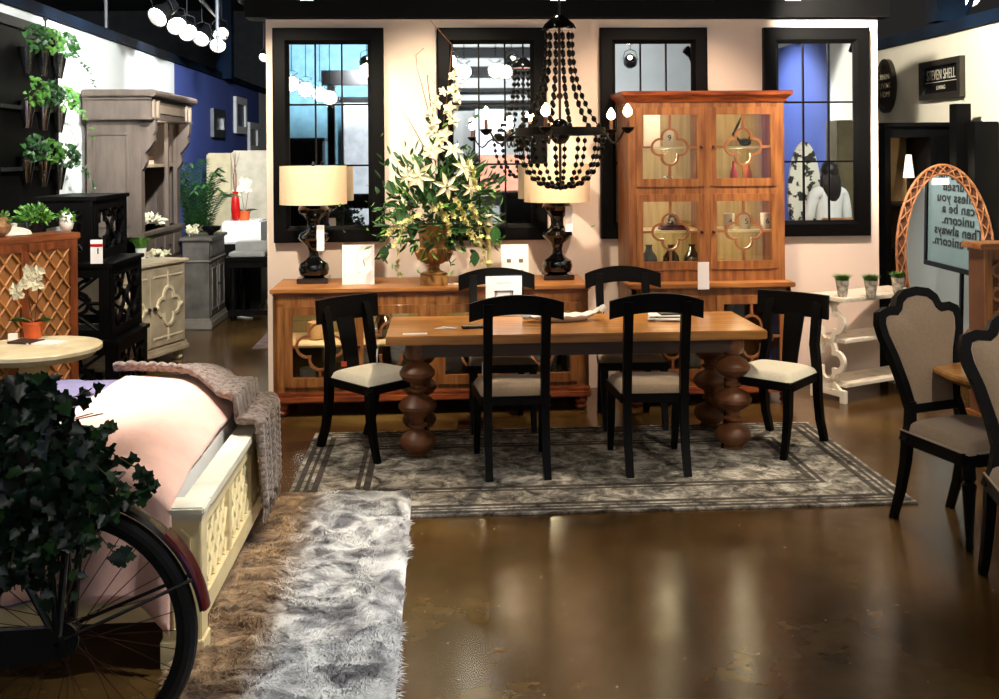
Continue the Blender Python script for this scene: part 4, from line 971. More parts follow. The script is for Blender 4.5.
for pts in [[(95, 440), (115, 455), (140, 470), (148, 490), (140, 500)], [(90, 460), (112, 480), (130, 500), (148, 492)], [(60, 400), (82, 395), (92, 388)], [(90, 430), (108, 432), (116, 430)], [(95, 480), (108, 505), (107, 520)], [(60, 520), (50, 560), (40, 590), (48, 610)], [(70, 510), (95, 530), (120, 560), (122, 555)], [(20, 520), (10, 570), (15, 590)], [(90, 500), (88, 540), (66, 600)]]:
    P = [ivp(x, y, -.14) for x, y in pts]; st.tube(P, .0022, 5)
    for k in range(len(P) * 4):
        t_ = k / (len(P) * 4) * (len(P) - 1); i = int(t_); c = P[i].lerp(P[i + 1], t_ - i) + rv(rr) * .018
        ivyleaf(b if rr.random() < .7 else bl, c, rv(rr) + Vector((0, -.3, -.3)), Vector((0, -1, .5)), rr.uniform(.028, .045))
for k in range(60):
    e = ivp(rr.uniform(-20, 105), rr.uniform(390, 500), rr.uniform(-.15, .1)); st.tube([(0, 0, .05), e * .5 + Vector((0, 0, .08)), e], .002, 4)
b.build('leaves', m_ivy, iv); bl.build('light_leaves', mat('ivy light green', (44, 84, 36), .5, scale=8, rgb2=(24, 52, 20)), iv, label='lighter green leaves'); st.build('vines', m_stem, iv)

# ================================================================ LEFT SIDE FURNITURE
# round white table
rt_ = thing('pedestal_table', 'round cream pedestal side table at the left behind the bed', 'side table', (-2.44, 6.45, 0))
B().lathe([(.0, .72), (.38, .72), (.385, .715), (.385, .695), (.36, .685), (.345, .665), (.33, .655), (0, .655)], seg=48, cap=False).build('top', mat('cream table paint', (232, 222, 190), .45, scale=6, rgb2=(206, 190, 150)), rt_)
B().lathe([(.2, 0), (.2, .03), (.1, .06), (.06, .1), (.075, .2), (.09, .3), (.06, .42), (.05, .5), (.08, .55), (.09, .655)], seg=24).build('pedestal', m_ivory, rt_)
def orchid(loc, label, s=1.0, potm=None, lean=1, blooms=7, dx=0):
    t = thing('potted_orchid', label, 'orchid', loc)
    B().lathe([(.05 * s, 0), (.055 * s, .005), (.065 * s, .095 * s), (.07 * s, .1 * s), (.07 * s, .115 * s), (.06 * s, .115 * s), (.055 * s, .1 * s), (0, .095 * s)], seg=20, cap=False).build('pot', potm or m_terra, t)
    b = B()
    for a, l in [(0.1, .16), (2.9, .16), (.7, .13), (2.4, .14), (-.5, .1)]:
        leafpoly(b, (0, 0, .1 * s), (cos(a), -.2, .55), (0, 0, 1), l * s, .05 * s, .35)
    b.build('leaves', m_leaf, t)
    b = B(); P1 = [(0, 0, .1 * s), (-.02 * s, 0, .22 * s), (-.03 * s, -.01, .32 * s), (-.05 * s * lean, -.02, .38 * s), (-.09 * s * lean, -.03, .37 * s)]; P2 = [(0.01 * s, 0, .1 * s), (.03 * s, 0, .24 * s), (.05 * s, -.01, .36 * s), (.04 * s, -.02, .43 * s), (0, -.03, .46 * s)]
    b.tube(P1, .003 * s, 5); b.tube(P2, .003 * s, 5); b.build('stem', mat('dark stem', (60, 40, 34), .6), t)
    rq = random.Random(int(abs(loc[0]) * 100)); P = [(-.1, .34), (-.08, .30), (-.05, .36), (-.02, .40), (.01, .44), (.04, .42), (.05, .36), (-.01, .47), (.02, .38), (.055, .46)][:blooms + 3]
    for x, z in P:
        b = B(); c = Vector((x * s, -.035, z * s)); n = Vector((rq.uniform(-.4, .4), -1, rq.uniform(-.2, .3))); a = n.orthogonal().normalized()
        flower6(b, c, n, .048 * s, 3); b.sph(c + n.normalized() * .005, .006 * s, 8)
        for sg in (-1, 1): leafpoly(b, c, Vector((sg, -.1, .1)), n, .045 * s, .055 * s, .1)
        b.build('bloom', m_petal, t)
    return t
orchid(tuple(at(33, 338, .72)), 'white orchid in an orange pot on the round cream table', .92)
p = at(32, 340, .72)
o = B().box((0, 0, .007), (.17, .13, .014), bev=.002).build('book', mat('dark magazine', (60, 44, 40), .5)); o.location = (p.x - .0, p.y - .09, .72); o.rotation_euler.z = -.3; tag(o, 'dark magazine lying under the front of the orchid on the round table', 'magazine')
o = B().box((0, 0, .005), (.2, .12, .01)).build('leaflet', m_paper); o.location = (p.x + .14, p.y - .13, .72); o.rotation_euler.z = -.2; tag(o, 'white leaflet on the round cream table right of the magazine', 'leaflet')
o = B().box((0, 0, .02), (.05, .03, .04)).build('price_label', m_paper); o.location = at(13, 340, .72) ; tag(o, 'small white label block on the round table left of the orchid', 'label')
# lattice cabinet
P0 = at(0, 239, 1.34); P1 = at(81, 232, 1.34); dv = (P1 - P0).normalized(); ang = atan2(dv.y, dv.x)
lc = thing('lattice_cabinet', 'tall brown cabinet with wooden lattice door at the left edge', 'cabinet', (P1.x, P1.y, 0), ang)
LW = .95; LD = .28
B().bx(-LW, 0, -.0, LD, 1.295, 1.34, bev=.006).build('top', mat('warm brown wood', (150, 84, 44), .4, scale=5, stretch=(1, 6, 6), rgb2=(104, 54, 26)), lc)
mw_ = mat('brown wood upright', (140, 74, 36), .4, scale=5, stretch=(6, 6, 1), rgb2=(92, 44, 20))
b = B(); b.bx(-LW + .02, -.03, .02, LD, .06, 1.295); b.build('body', mat('tan backing', (156, 104, 56), .6, scale=4), lc)
b = B(); b.bx(-.09, -.03, .0, .02, .06, 1.295); b.bx(-.48, -.42, 0, .02, .06, 1.295); b.bx(-LW + .02, -LW + .08, 0, .02, .06, 1.295); b.bx(-LW + .08, -.09, 0, .02, 1.24, 1.295); b.bx(-LW + .08, -.09, 0, .02, .06, .14)
b.bx(-LW, 0, -.02, LD, 0, .07); b.build('door_frame', mw_, lc)
b = B()
for (a, c) in [(-.42, -.09), (-LW + .08, -.48)]:
    for j in range(-14, 12):
        for sg in (1, -1):
            z0, z1 = .14, 1.24; x = a + j * .11; p0 = [x, z0]; p1 = [x + (z1 - z0) * .8, z1]
            if sg < 0: p0, p1 = [x + (z1 - z0) * .8, z0], [x, z1]
            dx = p1[0] - p0[0]; ta = (a - p0[0]) / dx; tb = (c - p0[0]) / dx; t0 = max(0, min(ta, tb)); t1 = min(1, max(ta, tb))
            if t1 - t0 > .03: b.tube([(p0[0] + dx * t0, .008 + (.004 if sg > 0 else 0), z0 + (z1 - z0) * t0), (p0[0] + dx * t1, .008 + (.004 if sg > 0 else 0), z0 + (z1 - z0) * t1)], .008, 5)
b.build('lattice', mat('lattice wood', (190, 130, 70), .45), lc)
# things on top of it
def on_cab(px, py): return at(px, py, 1.34)
def bushy(loc, label, r, n, m_, pot=None, cat='plant', sz=.03, sq=.8, name='potted_plant', seed=1):
    t = thing(name, label, cat, loc); rq = random.Random(seed)
    ph = .09
    if pot: B().lathe([(r * .4, 0), (r * .5, ph), (r * .55, ph), (r * .45, ph), (0, ph - .01)], seg=16, cap=False).build('pot', pot, t)
    b = B()
    for i in range(n):
        d = rv(rq); d.z = abs(d.z) * .9 - .1; c = Vector((d.x * r, d.y * r, ph + .02 + (d.z) * r * sq)) * rq.uniform(.6, 1)
        leafpoly(b, c, d + rv(rq) * .6, rv(rq), sz * rq.uniform(.8, 1.4), sz * .7)
    b.build('foliage', m_, t); return t
bushy(on_cab(31, 233) + Vector((0, .06, 0)), 'leafy green plant on top of the lattice cabinet', .11, 260, m_leafl, m_dsteel, sz=.035, seed=3)
t = thing('lidded_jar', 'white domed lidded dish on top of the lattice cabinet', 'jar', on_cab(13, 236) + Vector((.0, .02, 0)))
B().lathe([(.1, 0), (.11, .01), (.10, .03), (.06, .05), (.03, .056), (.015, .06), (.022, .08), (.0, .086)], seg=24).build('lid', m_white, t)
t = bushy(on_cab(65, 232) + Vector((.0, .03, 0)), 'small plant spilling from a white egg-shaped vase on the lattice cabinet', .05, 60, m_leafl, None, sz=.03, seed=5)
B().lathe([(.02, 0), (.04, .02), (.05, .06), (.042, .11), (.025, .13), (.0, .13)], seg=18).build('vase', m_white, t)
t = bushy(on_cab(1, 237) + Vector((-.02, 0, 0)), 'round woven pot with succulents at the far left on the lattice cabinet', .07, 90, m_leafl, None, sz=.03, seed=6)
B().lathe([(.04, 0), (.075, .03), (.085, .07), (.06, .12), (.05, .13), (.0, .13)], seg=18).build('pot', mat('woven pot', (180, 140, 100), .7, scale=30, rgb2=(120, 84, 56), bump=.4), t)

# black stepped etagere with fretwork
et = thing('etagere', 'black stepped etagere with quatrefoil fretwork sides left of the grey armoire', 'etagere', (0, 7.6, 0))
def fret_panel(parent, p0, p1, z0, z1, rows, cols, Rr):
    p0 = Vector(p0); p1 = Vector(p1); d = (p1 - p0); L_ = d.length; d.normalize(); n = Vector((d.y, -d.x, 0))
    b = B(); fn = lambda u, v: p0 + d * u + Vector((0, 0, v))
    fr = .035; b.sweep([fn(fr, z0 + fr), fn(L_ - fr, z0 + fr), fn(L_ - fr, z1 - fr), fn(fr, z1 - fr)], RECT(.07, .03), n)
    for i in range(cols):
        for j in range(rows):
            cu = L_ * (i + .5) / cols; cv = z0 + (z1 - z0) * (j + .5) / rows
            b.sweep([fn(u, v) for u, v in quatre(Rr, cu, cv, 7)], RECT(.028, .02), n)
            ju = L_ / cols / 2; jv = (z1 - z0) / rows / 2
            for q in [(1, 0), (-1, 0), (0, 1), (0, -1)]:
                a = fn(cu + q[0] * Rr, cv + q[1] * Rr); c = fn(cu + q[0] * (ju - .02), cv + q[1] * (jv - .02))
                if (c - a).dot(d * q[0] + Vector((0, 0, q[1]))) > 0: b.cyl(a, c, .014, seg=6)
            for q in [(1, 1), (-1, 1), (1, -1), (-1, -1)]:
                b.cyl(fn(cu + q[0] * Rr * .45, cv + q[1] * Rr * .45), fn(cu + q[0] * ju * .92, cv + q[1] * jv * .92), .013, seg=6)
    b.build('fretwork_panel', m_black, parent)
XBk = -2.98
for (xf, z0, z1, xb) in [(-2.46, 1.115, 1.545, -2.86), (-2.35, .56, 1.07, XBk), (-2.31, .0, .52, XBk)]:
    D_ = .75
    fret_panel(et, (xb, .0, 0), (xf, .0, 0), z0, z1, 1 if z1 - z0 < .6 else 1, 1 if xf - xb < .45 else 1, .17)
    fret_panel(et, (xf, .0, 0), (xf, D_, 0), z0, z1, 1, 2, .15)
    fret_panel(et, (xb, D_, 0), (xf, D_, 0), z0, z1, 1, 1, .17)
    B().bx(xb - .02, xf + .03, -.03, D_ + .03, z1, z1 + .03, bev=.004).build('shelf', m_black, et)
    for x in (xb + .02, xf - .02):
        for y in (.0, D_): B().box((x, y, (z0 + z1) / 2), (.05, .05, z1 - z0)).build('corner_post', m_black, et)
p = atY(96, 260, 7.56); t = thing('price_tag', 'white and red price tag standing on the black etagere', 'price tag', (p.x, 7.575, 1.10))
B().box((0, 0, .085), (.085, .004, .17)).build('card', m_paper, t); B().box((0, -.003, .13), (.085, .002, .02)).build('red_band', m_red, t, label='red stripe'); B().box((.01, -.003, .09), (.008, .002, .04)).build('barcode', m_ink, t)
# wall planter panel
PY0, PY1 = 8.13, 9.44; pz0, pz1 = 1.25, 2.97
pp = thing('wall_planter', 'tall black panel on the left wall holding nine glass wall vases', 'wall planter', (XL, 0, 0))
b = B(); b.bx(0, .03, PY0, PY1, pz0, pz1); b.sweep([(.03, PY0 + .04, pz0 + .04), (.03, PY1 - .04, pz0 + .04), (.03, PY1 - .04, pz1 - .04), (.03, PY0 + .04, pz1 - .04)], RECT(.08, .05), (1, 0, 0)); b.build('board', m_blackm, pp)
b = B()
for z in (pz0 + .05, 1.75, 2.24): b.bx(.03, .07, PY0 + .08, PY1 - .08, z, z + .03)
b.build('ledge', mat('dark grey ledge', (60, 60, 58), .4, metal=.5), pp)
b = B()
for y in (PY0 + .03, PY1 - .2): b.tube([(.02, y, pz1), (.02, y, pz1 + .08)], .008, 6); b.sph((.02, y, pz1 + .08), .02, 8)
b.build('hook', m_dsteel, pp)
row = ['top', 'middle', 'bottom']; colm = ['left', 'centre', 'right']
rq = random.Random(21)
for r_, (py0, py1) in enumerate([(58, 64), (112, 118), (168, 175)]):
    for c_, px in enumerate([27, 43, 59]):
        d = ray(px, py0 + (py1 - py0) * c_ / 2); Yv = (XL + .09) / d.x * d.y; Zv = H + d.z * (XL + .09) / d.x
        t = thing('wall_vase', 'ivy in a clear cone vase, %s row, %s, on the black wall panel' % (row[r_], colm[c_]), 'wall vase', (XL + .09, Yv, Zv))
        B().lathe([(.02, -.13), (.026, -.13), (.07, .09), (.064, .09), (.022, -.12)], seg=14, cap=False).build('vase', m_clear, t)
        b = B(); 
        for i in range(75):
            dd = rv(rq); c = Vector((.04 + abs(dd.x) * .10, dd.y * .19, .17 + dd.z * .10)); ivyleaf(b, c, rv(rq) + Vector((.3, 0, -.5)), Vector((.6, -.6, .4)), rq.uniform(.025, .05))
        if c_ == 2:
            for i in range(22):
                k = i / 22; ivyleaf(b, Vector((.05 + .06 * k, .2 + .45 * k + rq.uniform(-.03, .03), .1 - .28 * k * k + rq.uniform(-.03, .03))), rv(rq), Vector((.6, -.6, .4)), .03)
        b.build('ivy', m_leafl if (r_ + c_) % 2 else m_leaf, t)
        B().tube([(0, 0, .05), (.04, .05, .15), (.06, .1, .2)], .004, 5).build('stem', m_stem, t)

# grey armoire
ar = thing('armoire', 'tall grey washed armoire with carved cornice and open shelves on the left', 'armoire', (0, 0, 0))
ax, ay0, ay1, az = -2.85, 10.12, 11.62, 2.255
b = B(); b.bx(XL + .07, ax, ay0, ay0 + .04, .1, az); b.bx(XL + .07, ax, ay1 - .04, ay1, .1, az); b.bx(XL + .07, ax, ay0 + .04, ay1 - .04, az - .03, az); b.bx(XL + .07, ax, ay0, ay1, 1.03, 1.13); b.bx(XL + .07, ax, ay0, ay1, 0, .12); b.build('case', m_grey, ar)
B().bx(XL + .06, XL + .075, ay0 + .04, ay1 - .04, .12, az - .03).build('back_panel', m_greyin, ar)
b = B(); b.sweep([(XL + .14, ay0 - .002, 1.2), (ax - .1, ay0 - .002, 1.2), (ax - .1, ay0 - .002, az - .18), (XL + .14, ay0 - .002, az - .18)], RECT(.02, .02), (0, -1, 0)); b.build('side_moulding', m_grey, ar)
# cornice: frieze boards and crown, projecting
b = B(); b.bx(XL + .05, ax + .13, ay0 - .05, ay1 + .05, az - .03, az + .14); b.bx(XL + .05, ax + .15, ay0 - .07, ay1 + .07, az + .14, az + .16, bev=.005)
b.tube([(ax + .16, ay0 - .1, az + .2), (ax + .16, ay1 + .1, az + .2)], .035, 10); b.bx(XL + .05, ax + .16, ay0 - .10, ay1 + .10, az + .17, az + .235, bev=.01); b.bx(XL + .05, ax + .15, ay0 - .07, ay1 + .07, az - .05, az - .025, bev=.004); b.build('cornice', m_grey, ar)
b = B(); b.bx(ax + .13, ax + .14, ay0 + .25, ay1 - .25, az + .02, az + .1); 
for y in (ay0 + .03, ay0 + .18, ay1 - .18, ay1 - .03): b.bx(ax + .125, ax + .15, y - .03, y + .03, az - .03, az + .14)
b.build('frieze', mat('pale grey wash', (142, 124, 106), .6), ar)
for y in (ay0 + .07, ay1 - .07):          # scrolled brackets and pilasters
    b = B(); b.bx(ax - .02, ax + .02, y - .06, y + .06, 1.13, az - .05)
    pr = [(0, 0), (.13, 0), (.13, -.1), (.11, -.14), (.12, -.2), (.08, -.26), (.03, -.32), (.05, -.40), (.02, -.46), (0, -.48)]
    b.prism(pr, lambda u, v, w_: Vector((ax + .02 + u, w_, az - .05 + v)), y - .045, y + .045); b.build('bracket', m_grey, ar)
ay2 = ay1 - .45
B().bx(ax - .03, ax + .01, ay2, ay2 + .04, 1.13, az - .05).build('stile', m_grey, ar)
B().bx(XL + .04, ax - .02, ay0 + .04, ay1 - .04, 1.75, 1.78).build('shelf', m_greyin, ar)
b = B(); b.bx(XL + .07, ax + .06, ay0 - .03, ay1 + .03, 1.09, 1.13, bev=.006); b.bx(XL + .07, ax + .03, ay0, ay1, .78, 1.09); b.bx(XL + .07, ax + .05, ay0 - .02, ay1 + .02, .74, .78, bev=.006); b.build('drawer_case', m_grey, ar)
for k in range(4):
    y = ay0 + .06 + k * .36; dr = B().bx(ax + .03, ax + .045, y, y + .31, .83, 1.05, bev=.004).build('drawer', m_grey, ar); B().sph((ax + .055, y + .155, .94), .014, 8).build('knob', m_dsteel, dr)
B().bx(XL + .07, ax + .02, ay0, ay1, .1, .74).build('lower_case', m_grey, ar)
ld = bpy.data.lights.new('shelf_fill', 'POINT'); ld.energy = 14; ld.color = (1, .85, .66); ld.shadow_soft_size = .04; lo = bpy.data.objects.new('shelf_fill', ld); COL.objects.link(lo); lo.parent = ar; lo.location = (ax - .05, ay0 + .5, az - .12)  # unseen fill light added to brighten the armoire opening
for k, (c, w_, lb) in enumerate([((90, 50, 34), .2, 'brown book lying on top of the stack in the armoire'), ((220, 210, 190), .26, 'pale book at the bottom of the stack in the armoire')]):
    o = B().box((0, 0, .02), (.2, w_, .04)).build('book', mat('armoire book %d' % k, c, .6)); o.location = (ax - .16, 10.75, 1.78 + (.04 if k == 0 else 0)); tag(o, lb, 'book')
o = B().box((0, 0, .08), (.02, .14, .16), Matrix.Rotation(.3, 3, 'Z')).build('card', m_paper); o.location = (ax - .1, 10.43, 1.78); tag(o, 'white card on the upper armoire shelf near its left bracket', 'card')
o = B().box((0, 0, .2), (.03, .6, .4)).build('framed_picture', mat('dark picture', (40, 26, 26), .5)); o.location = (XL + .12, 10.9, 1.13); tag(o, 'dark framed picture leaning in the lower armoire opening', 'picture')
o = B().box((0, 0, .11), (.05, .12, .22), Matrix.Rotation(-.25, 3, 'X')).build('book', mat('blue cover', (70, 90, 150), .6)); o.location = (ax - .22, 10.72, 1.135); tag(o, 'blue book leaning in the lower armoire opening', 'book')
o = B().sph((0, 0, .045), (.05, .05, .045)).build('ornament', m_petaly); o.location = (ax - .12, 10.45, 1.13); tag(o, 'cream round ornament at the left of the armoire opening', 'ornament')
t = bushy((ax - .08, 10.9, 1.13), 'white flowers lying in the lower armoire opening', .09, 50, m_petal, None, 'flowers', sz=.05, name='flower_bunch', seed=9); t.location.z = 1.10

# cream quatrefoil cabinet
cP = Vector((-2.36, 9.83, 0)); cdv = Vector((-.33, -.944, 0)); cang = atan2(-cdv.y, -cdv.x)     # local +x runs to the far end
qc = thing('quatrefoil_cabinet', 'taupe painted cabinet with carved quatrefoil doors below the armoire', 'cabinet', cP, cang)
QW, QD, QH = 1.12, .36, .92
b = B(); b.bx(-QW, 0, .0, QD, .12, QH - .03); b.build('case', m_taupe, qc)
B().bx(-QW - .03, .03, -.03, QD, QH - .03, QH, bev=.006).build('top', mat('pale taupe top', (206, 190, 160), .45), qc)
B().bx(-QW - .03, .03, -.03, QD, .09, .14, bev=.01).bx(-QW - .015, .015, -.015, QD, .14, .165, bev=.006).build('plinth', m_taupe, qc)
for x in (-QW + .06, -.06):
    for y in (.04, QD - .06): bun_foot(qc, x, y, .09, .05, m_taupe)
for (a, c, kx) in [(-QW + .03, -QW / 2 - .003, -QW / 2 - .04), (-QW / 2 + .003, -.03, -QW / 2 + .04)]:
    d_ = B().bx(a, c, -.018, 0, .18, QH - .05, bev=.003).build('door', m_taupe, qc)
    cx_, cz_ = (a + c) / 2, (.18 + QH - .05) / 2
    b = B(); b.sweep([(u, -.022, v) for u, v in quatre(.17, cx_, cz_)], RECT(.026, .024), (0, -1, 0))
    for sx in (-1, 1):
        for sz in (-1, 1): b.bx(cx_ + sx * .02, cx_ + sx * (.22), -.026, -.018, cz_ + sz * .27 - .008, cz_ + sz * .27 + .008)
    b.bx(cx_ - .008, cx_ + .008, -.026, -.018, cz_ + .17, cz_ + .31); b.bx(cx_ - .008, cx_ + .008, -.026, -.018, cz_ - .31, cz_ - .17); b.sph((cx_ - .18, -.03, cz_), .022, 8).sph((cx_ + .18, -.03, cz_), .022, 8); b.build('carving', mat('pale carving', (214, 198, 164), .5), d_)
    B().sph((kx, -.04, cz_), .018, 10).build('knob', m_dsteel, d_)
def grass_pot(loc, label, potm, ph=.1, pr=.045, gh=.06, gr=.075, seed=1, group=None, taper=.75):
    t = thing('grass_pot', label, 'potted grass', loc, 0, group); rq = random.Random(seed)
    B().lathe([(pr * taper, 0), (pr * taper * 1.02, .004), (pr, ph), (pr * .93, ph), (pr * .7, ph * .15), (0, ph * .12)], seg=20, cap=False).build('pot', potm, t)
    B().lathe([(0, ph - .012), (pr * .9, ph - .012)], seg=14, cap=False).build('soil', mat('soil', (60, 44, 30), .9), t)
    b = B(); bm = b.bm
    for i in range(420):
        a = rq.uniform(0, 2 * pi); r_ = sqrt(rq.random()) * pr * .85; l = gh * rq.uniform(.8, 1.25); x, y = cos(a) * r_, sin(a) * r_
        o_ = Vector((cos(a), sin(a), 0)) * (r_ / pr) * (gr - pr) * rq.uniform(.6, 1.6); s_ = Vector((-sin(a), cos(a), 0)) * .0014
        p = Vector((x, y, ph - .014)); q = p + o_ * .5 + Vector((0, 0, l * .7)); e = p + o_ * 1.4 + Vector((0, 0, l))
        v = [bm.verts.new(k) for k in (p - s_, p + s_, q + s_, q - s_, e)]; bm.faces.new(v[:4]); bm.faces.new((v[3], v[2], v[4]))
    b.build('grass', m_grass, t); return t
grass_pot(atY(137, 258, 9.2) * 1 - Vector((0, 0, 0)), 'bushy green grass in a white pot on the taupe quatrefoil cabinet', m_white, .1, .05, .1, .12, 3).location = Vector((at(141, 259, QH).x, at(141, 259, QH).y, QH))
t = thing('flower_bunch', 'cream flowers lying beside the grass pot on the taupe cabinet', 'flowers', tuple(at(157, 257, QH))); b = B(); rq = random.Random(2)
for k in range(26): flower6(b, Vector((rq.uniform(-.08, .1), rq.uniform(-.07, .07), rq.uniform(.02, .06))), rv(rq) + Vector((.3, -.5, .8)), .032, 5)
b.build('petals', m_petal, t)
o = B().box((0, 0, 0), (.004, .1, .22)).build('price_tag', mat('pink tag', (226, 196, 186), .6)); o.location = atY(143, 342, 8.95); o.rotation_euler.z = cang - pi / 2; tag(o, 'pink price tag hanging at the left door of the taupe cabinet', 'price tag')

# slate pedestal cabinet
pc = thing('pedestal_cabinet', 'slate grey narrow cabinet standing past the armoire', 'cabinet', (-2.62, 11.42, 0))
b = B(); b.bx(-.14, .14, 0, .8, .09, .95); b.build('case', m_greyd, pc)
B().bx(-.17, .17, -.03, .83, .95, .985, bev=.006).build('top', m_greyd, pc)
B().bx(-.155, .155, -.015, .815, .72, .74, bev=.004).build('moulding', mat('slate light edge', (128, 122, 112), .5), pc)
B().bx(-.17, .17, -.03, .83, 0, .09, bev=.01).bx(-.155, .155, -.015, .815, .085, .115, bev=.004).build('plinth', mat('slate light edge', (128, 122, 112), .5), pc)
for k in (0, 1):
    d_ = B().bx(.14, .15, .05 + k * .37, .38 + k * .37, .14, .70, bev=.003).build('door', m_greyd, pc); B().sweep([(.151, .1 + k * .37, .2), (.151, .33 + k * .37, .2), (.151, .33 + k * .37, .64), (.151, .1 + k * .37, .64)], RECT(.016, .012), (1, 0, 0)).build('moulding', mat('slate light edge', (128, 122, 112), .5), d_)
    B().sph((.165, .35 + k * .07, .45), .01, 6).build('knob', m_black, d_)
B().bx(.14, .15, .05, .75, .77, .92, bev=.003).build('drawer', m_greyd, pc)
t = thing('flower_bunch', 'white blossoms on the slate grey cabinet beside dark bowl', 'flowers', (-2.66, 11.55, .985)); b = B()
for k in range(22): flower6(b, Vector((rq.uniform(-.07, .07), rq.uniform(-.07, .07), rq.uniform(.03, .12))), rv(rq) + Vector((.3, -.5, .8)), .035, 5)
b.build('petals', m_petal, t)
vase(-2.53, 11.75, .985, [(.03, 0), (.03, .02), (.10, .06), (.11, .1), (.10, .1), (.04, .04)], m_black, 'dark bowl on the slate grey cabinet', 'bowl', 'bowl')
# palm
pa = thing('potted_palm', 'feathery green palm behind the slate grey cabinet', 'palm', (-2.90, 12.75, 0)); rq = random.Random(8)
B().lathe([(.12, 0), (.17, .5), (.18, .6), (.16, .6), (.0, .56)], seg=20, cap=False).build('pot', m_dsteel, pa)
b = B()
for k in range(26):
    a = 2 * pi * k / 26 + rq.uniform(-.2, .2); rch = rq.uniform(.25, .5); hgt = rq.uniform(1.3, 2.1); P = []
    for i in range(8):
        s_ = i / 7; P.append(Vector((cos(a) * rch * s_ ** 1.3, sin(a) * rch * s_ ** 1.3, .58 + hgt * (s_ - .42 * s_ * s_ * s_))))
    b.tube(P, [.006, .005, .004, .004, .003, .003, .002, .001], 4)
    for i in range(2, 8):
        for q in range(4):
            c = P[i - 1].lerp(P[i], q / 4); d = (P[i] - P[i - 1]).normalized(); s_ = d.cross(Vector((0, 0, 1))).normalized()
            for sg in (-1, 1): leafpoly(b, c, d * .9 + s_ * sg * .9 + Vector((0, 0, -.2)), Vector((0, 0, 1)), .2 * (1.1 - i / 10), .018, .2)
b.build('fronds', m_leaf, pa)
# beige panels and background furniture
o = B().bx(-.22, .22, 0, .08, 0, 1.9, bev=.02).build('headboard', mat('beige upholstery', (206, 190, 150), .8)); o.location = (-2.98, 14.6, 0); tag(o, 'tall beige upholstered panel behind the palm', 'headboard')
o = B().bx(-.28, .5, 0, .08, 0, 1.93, bev=.02).build('headboard', mat('grey beige upholstery', (196, 184, 160), .8)); o.location = (-2.5, 14.2, 0); tag(o, 'wide grey-beige upholstered panel beside the partition edge', 'headboard')
wc = thing('white_cabinet', 'low white cabinet carrying a red vase and an orchid', 'cabinet', (-2.42, 13.0, 0))
B().bx(-.25, .22, 0, .5, .78, 1.06, bev=.02).build('case', m_white, wc); B().bx(-.25, .22, 0, .5, .05, .78).build('base', m_black, wc); B().bx(-.22, .19, .02, .48, 0, .05).build('plinth', m_black, wc)
vase(-2.52, 13.1, 1.06, [(.03, 0), (.045, .02), (.055, .15), (.045, .27), (.03, .32), (.04, .36), (.03, .36)], m_red, 'tall red vase holding bare branches on the white cabinet')
t = thing('branch_bundle', 'bundle of bare brown branches standing in the red vase', 'branches', (-2.52, 13.1, 1.40))
for k in range(5): B().tube([(rq.uniform(-.01, .01), 0, -.2), (rq.uniform(-.03, .05), 0, .2), (rq.uniform(-.08, .1), 0, .5)], [.005, .005, .002], 5).build('branch', m_twig, t)
orchid((-2.42, 13.15, 1.06), 'white orchid in an orange pot on the white cabinet by the partition', 1.05)
dk = thing('dining_table', 'dark table with turned legs behind the partition at the left gap', 'table', (-2.0, 12.2, 0))
B().bx(-.42, .9, -.3, .5, .68, .72, bev=.004).build('top', m_black, dk); B().bx(-.38, .86, -.26, .46, .6, .68).build('apron', m_black, dk)
for x in (-.34, .3, .82):
    for y in (-.22, .42): B().lathe([(.03, 0), (.04, .05), (.025, .1), (.045, .22), (.05, .3), (.03, .4), (.035, .5), (.04, .6)], (x, y, 0), 14).build('leg', m_black, dk)
B().bx(-.38, .86, -.26, -.2, .06, .12).build('stretcher', m_black, dk)
for dx, dy, z, s_, lb in [(-.18, -.12, .72, (.4, .26, .05), 'silver tray on the dark table left of the stacked boxes'), (-.2, .25, .72, (.36, .22, .14), 'white box at the back of the dark table'), (.12, .0, .72, (.12, .3, .035), 'shallow grey tray at the right on the dark table')]:
    o = B().box((0, 0, s_[2] / 2), s_, bev=.01).build('tray' if s_[2] < .1 else 'box', mat('tray %d' % int(s_[0] * 100), (190, 190, 186), .3, metal=.3)); o.location = (-2.0 + dx, 12.2 + dy, z); tag(o, lb, 'tray' if s_[2] < .1 else 'box')
o = B().box((0, 0, .008), (.2, .06, .006), Matrix.Rotation(-.7, 3, 'Z')).build('leaflet', m_paper); o.location = at(245, 318, 0); tag(o, 'white strip of paper on the floor by the dark table', 'paper')
# pictures on the blue wall
def wall_pic(px0, py0, px1, py1, mf, mi, label, x=XL):
    d0 = ray(px0, py0); d1 = ray(px1, py0); y0_ = x / d0.x * d0.y; y1_ = x / d1.x * d1.y; zt = H + d0.z * x / d0.x; d2 = ray(px0, py1); zb_ = H + d2.z * x / d2.x
    t = thing('framed_picture', label, 'picture', (x, (y0_ + y1_) / 2, (zt + zb_) / 2)); hw, hh = (y1_ - y0_) / 2, (zt - zb_) / 2; fr = min(.06, hw * .3)
    B().sweep([(.03, -hw + fr, -hh + fr), (.03, hw - fr, -hh + fr), (.03, hw - fr, hh - fr), (.03, -hw + fr, hh - fr)], RECT(fr * 2, .05), (1, 0, 0)).build('frame', mf, t); B().bx(.0, .02, -hw + fr, hw - fr, -hh + fr, hh - fr).build('picture', mi, t); return t
wall_pic(210, 108, 222, 137, m_steel, mat('dark photo', (30, 30, 36), .4, scale=5, rgb2=(90, 90, 90)), 'small dark photo in a silver frame on the blue wall')
wall_pic(233, 96, 244, 133, m_white, mat('slate photo', (40, 50, 70), .4, scale=4, rgb2=(90, 110, 130)), 'upright picture in a white frame on the blue wall')
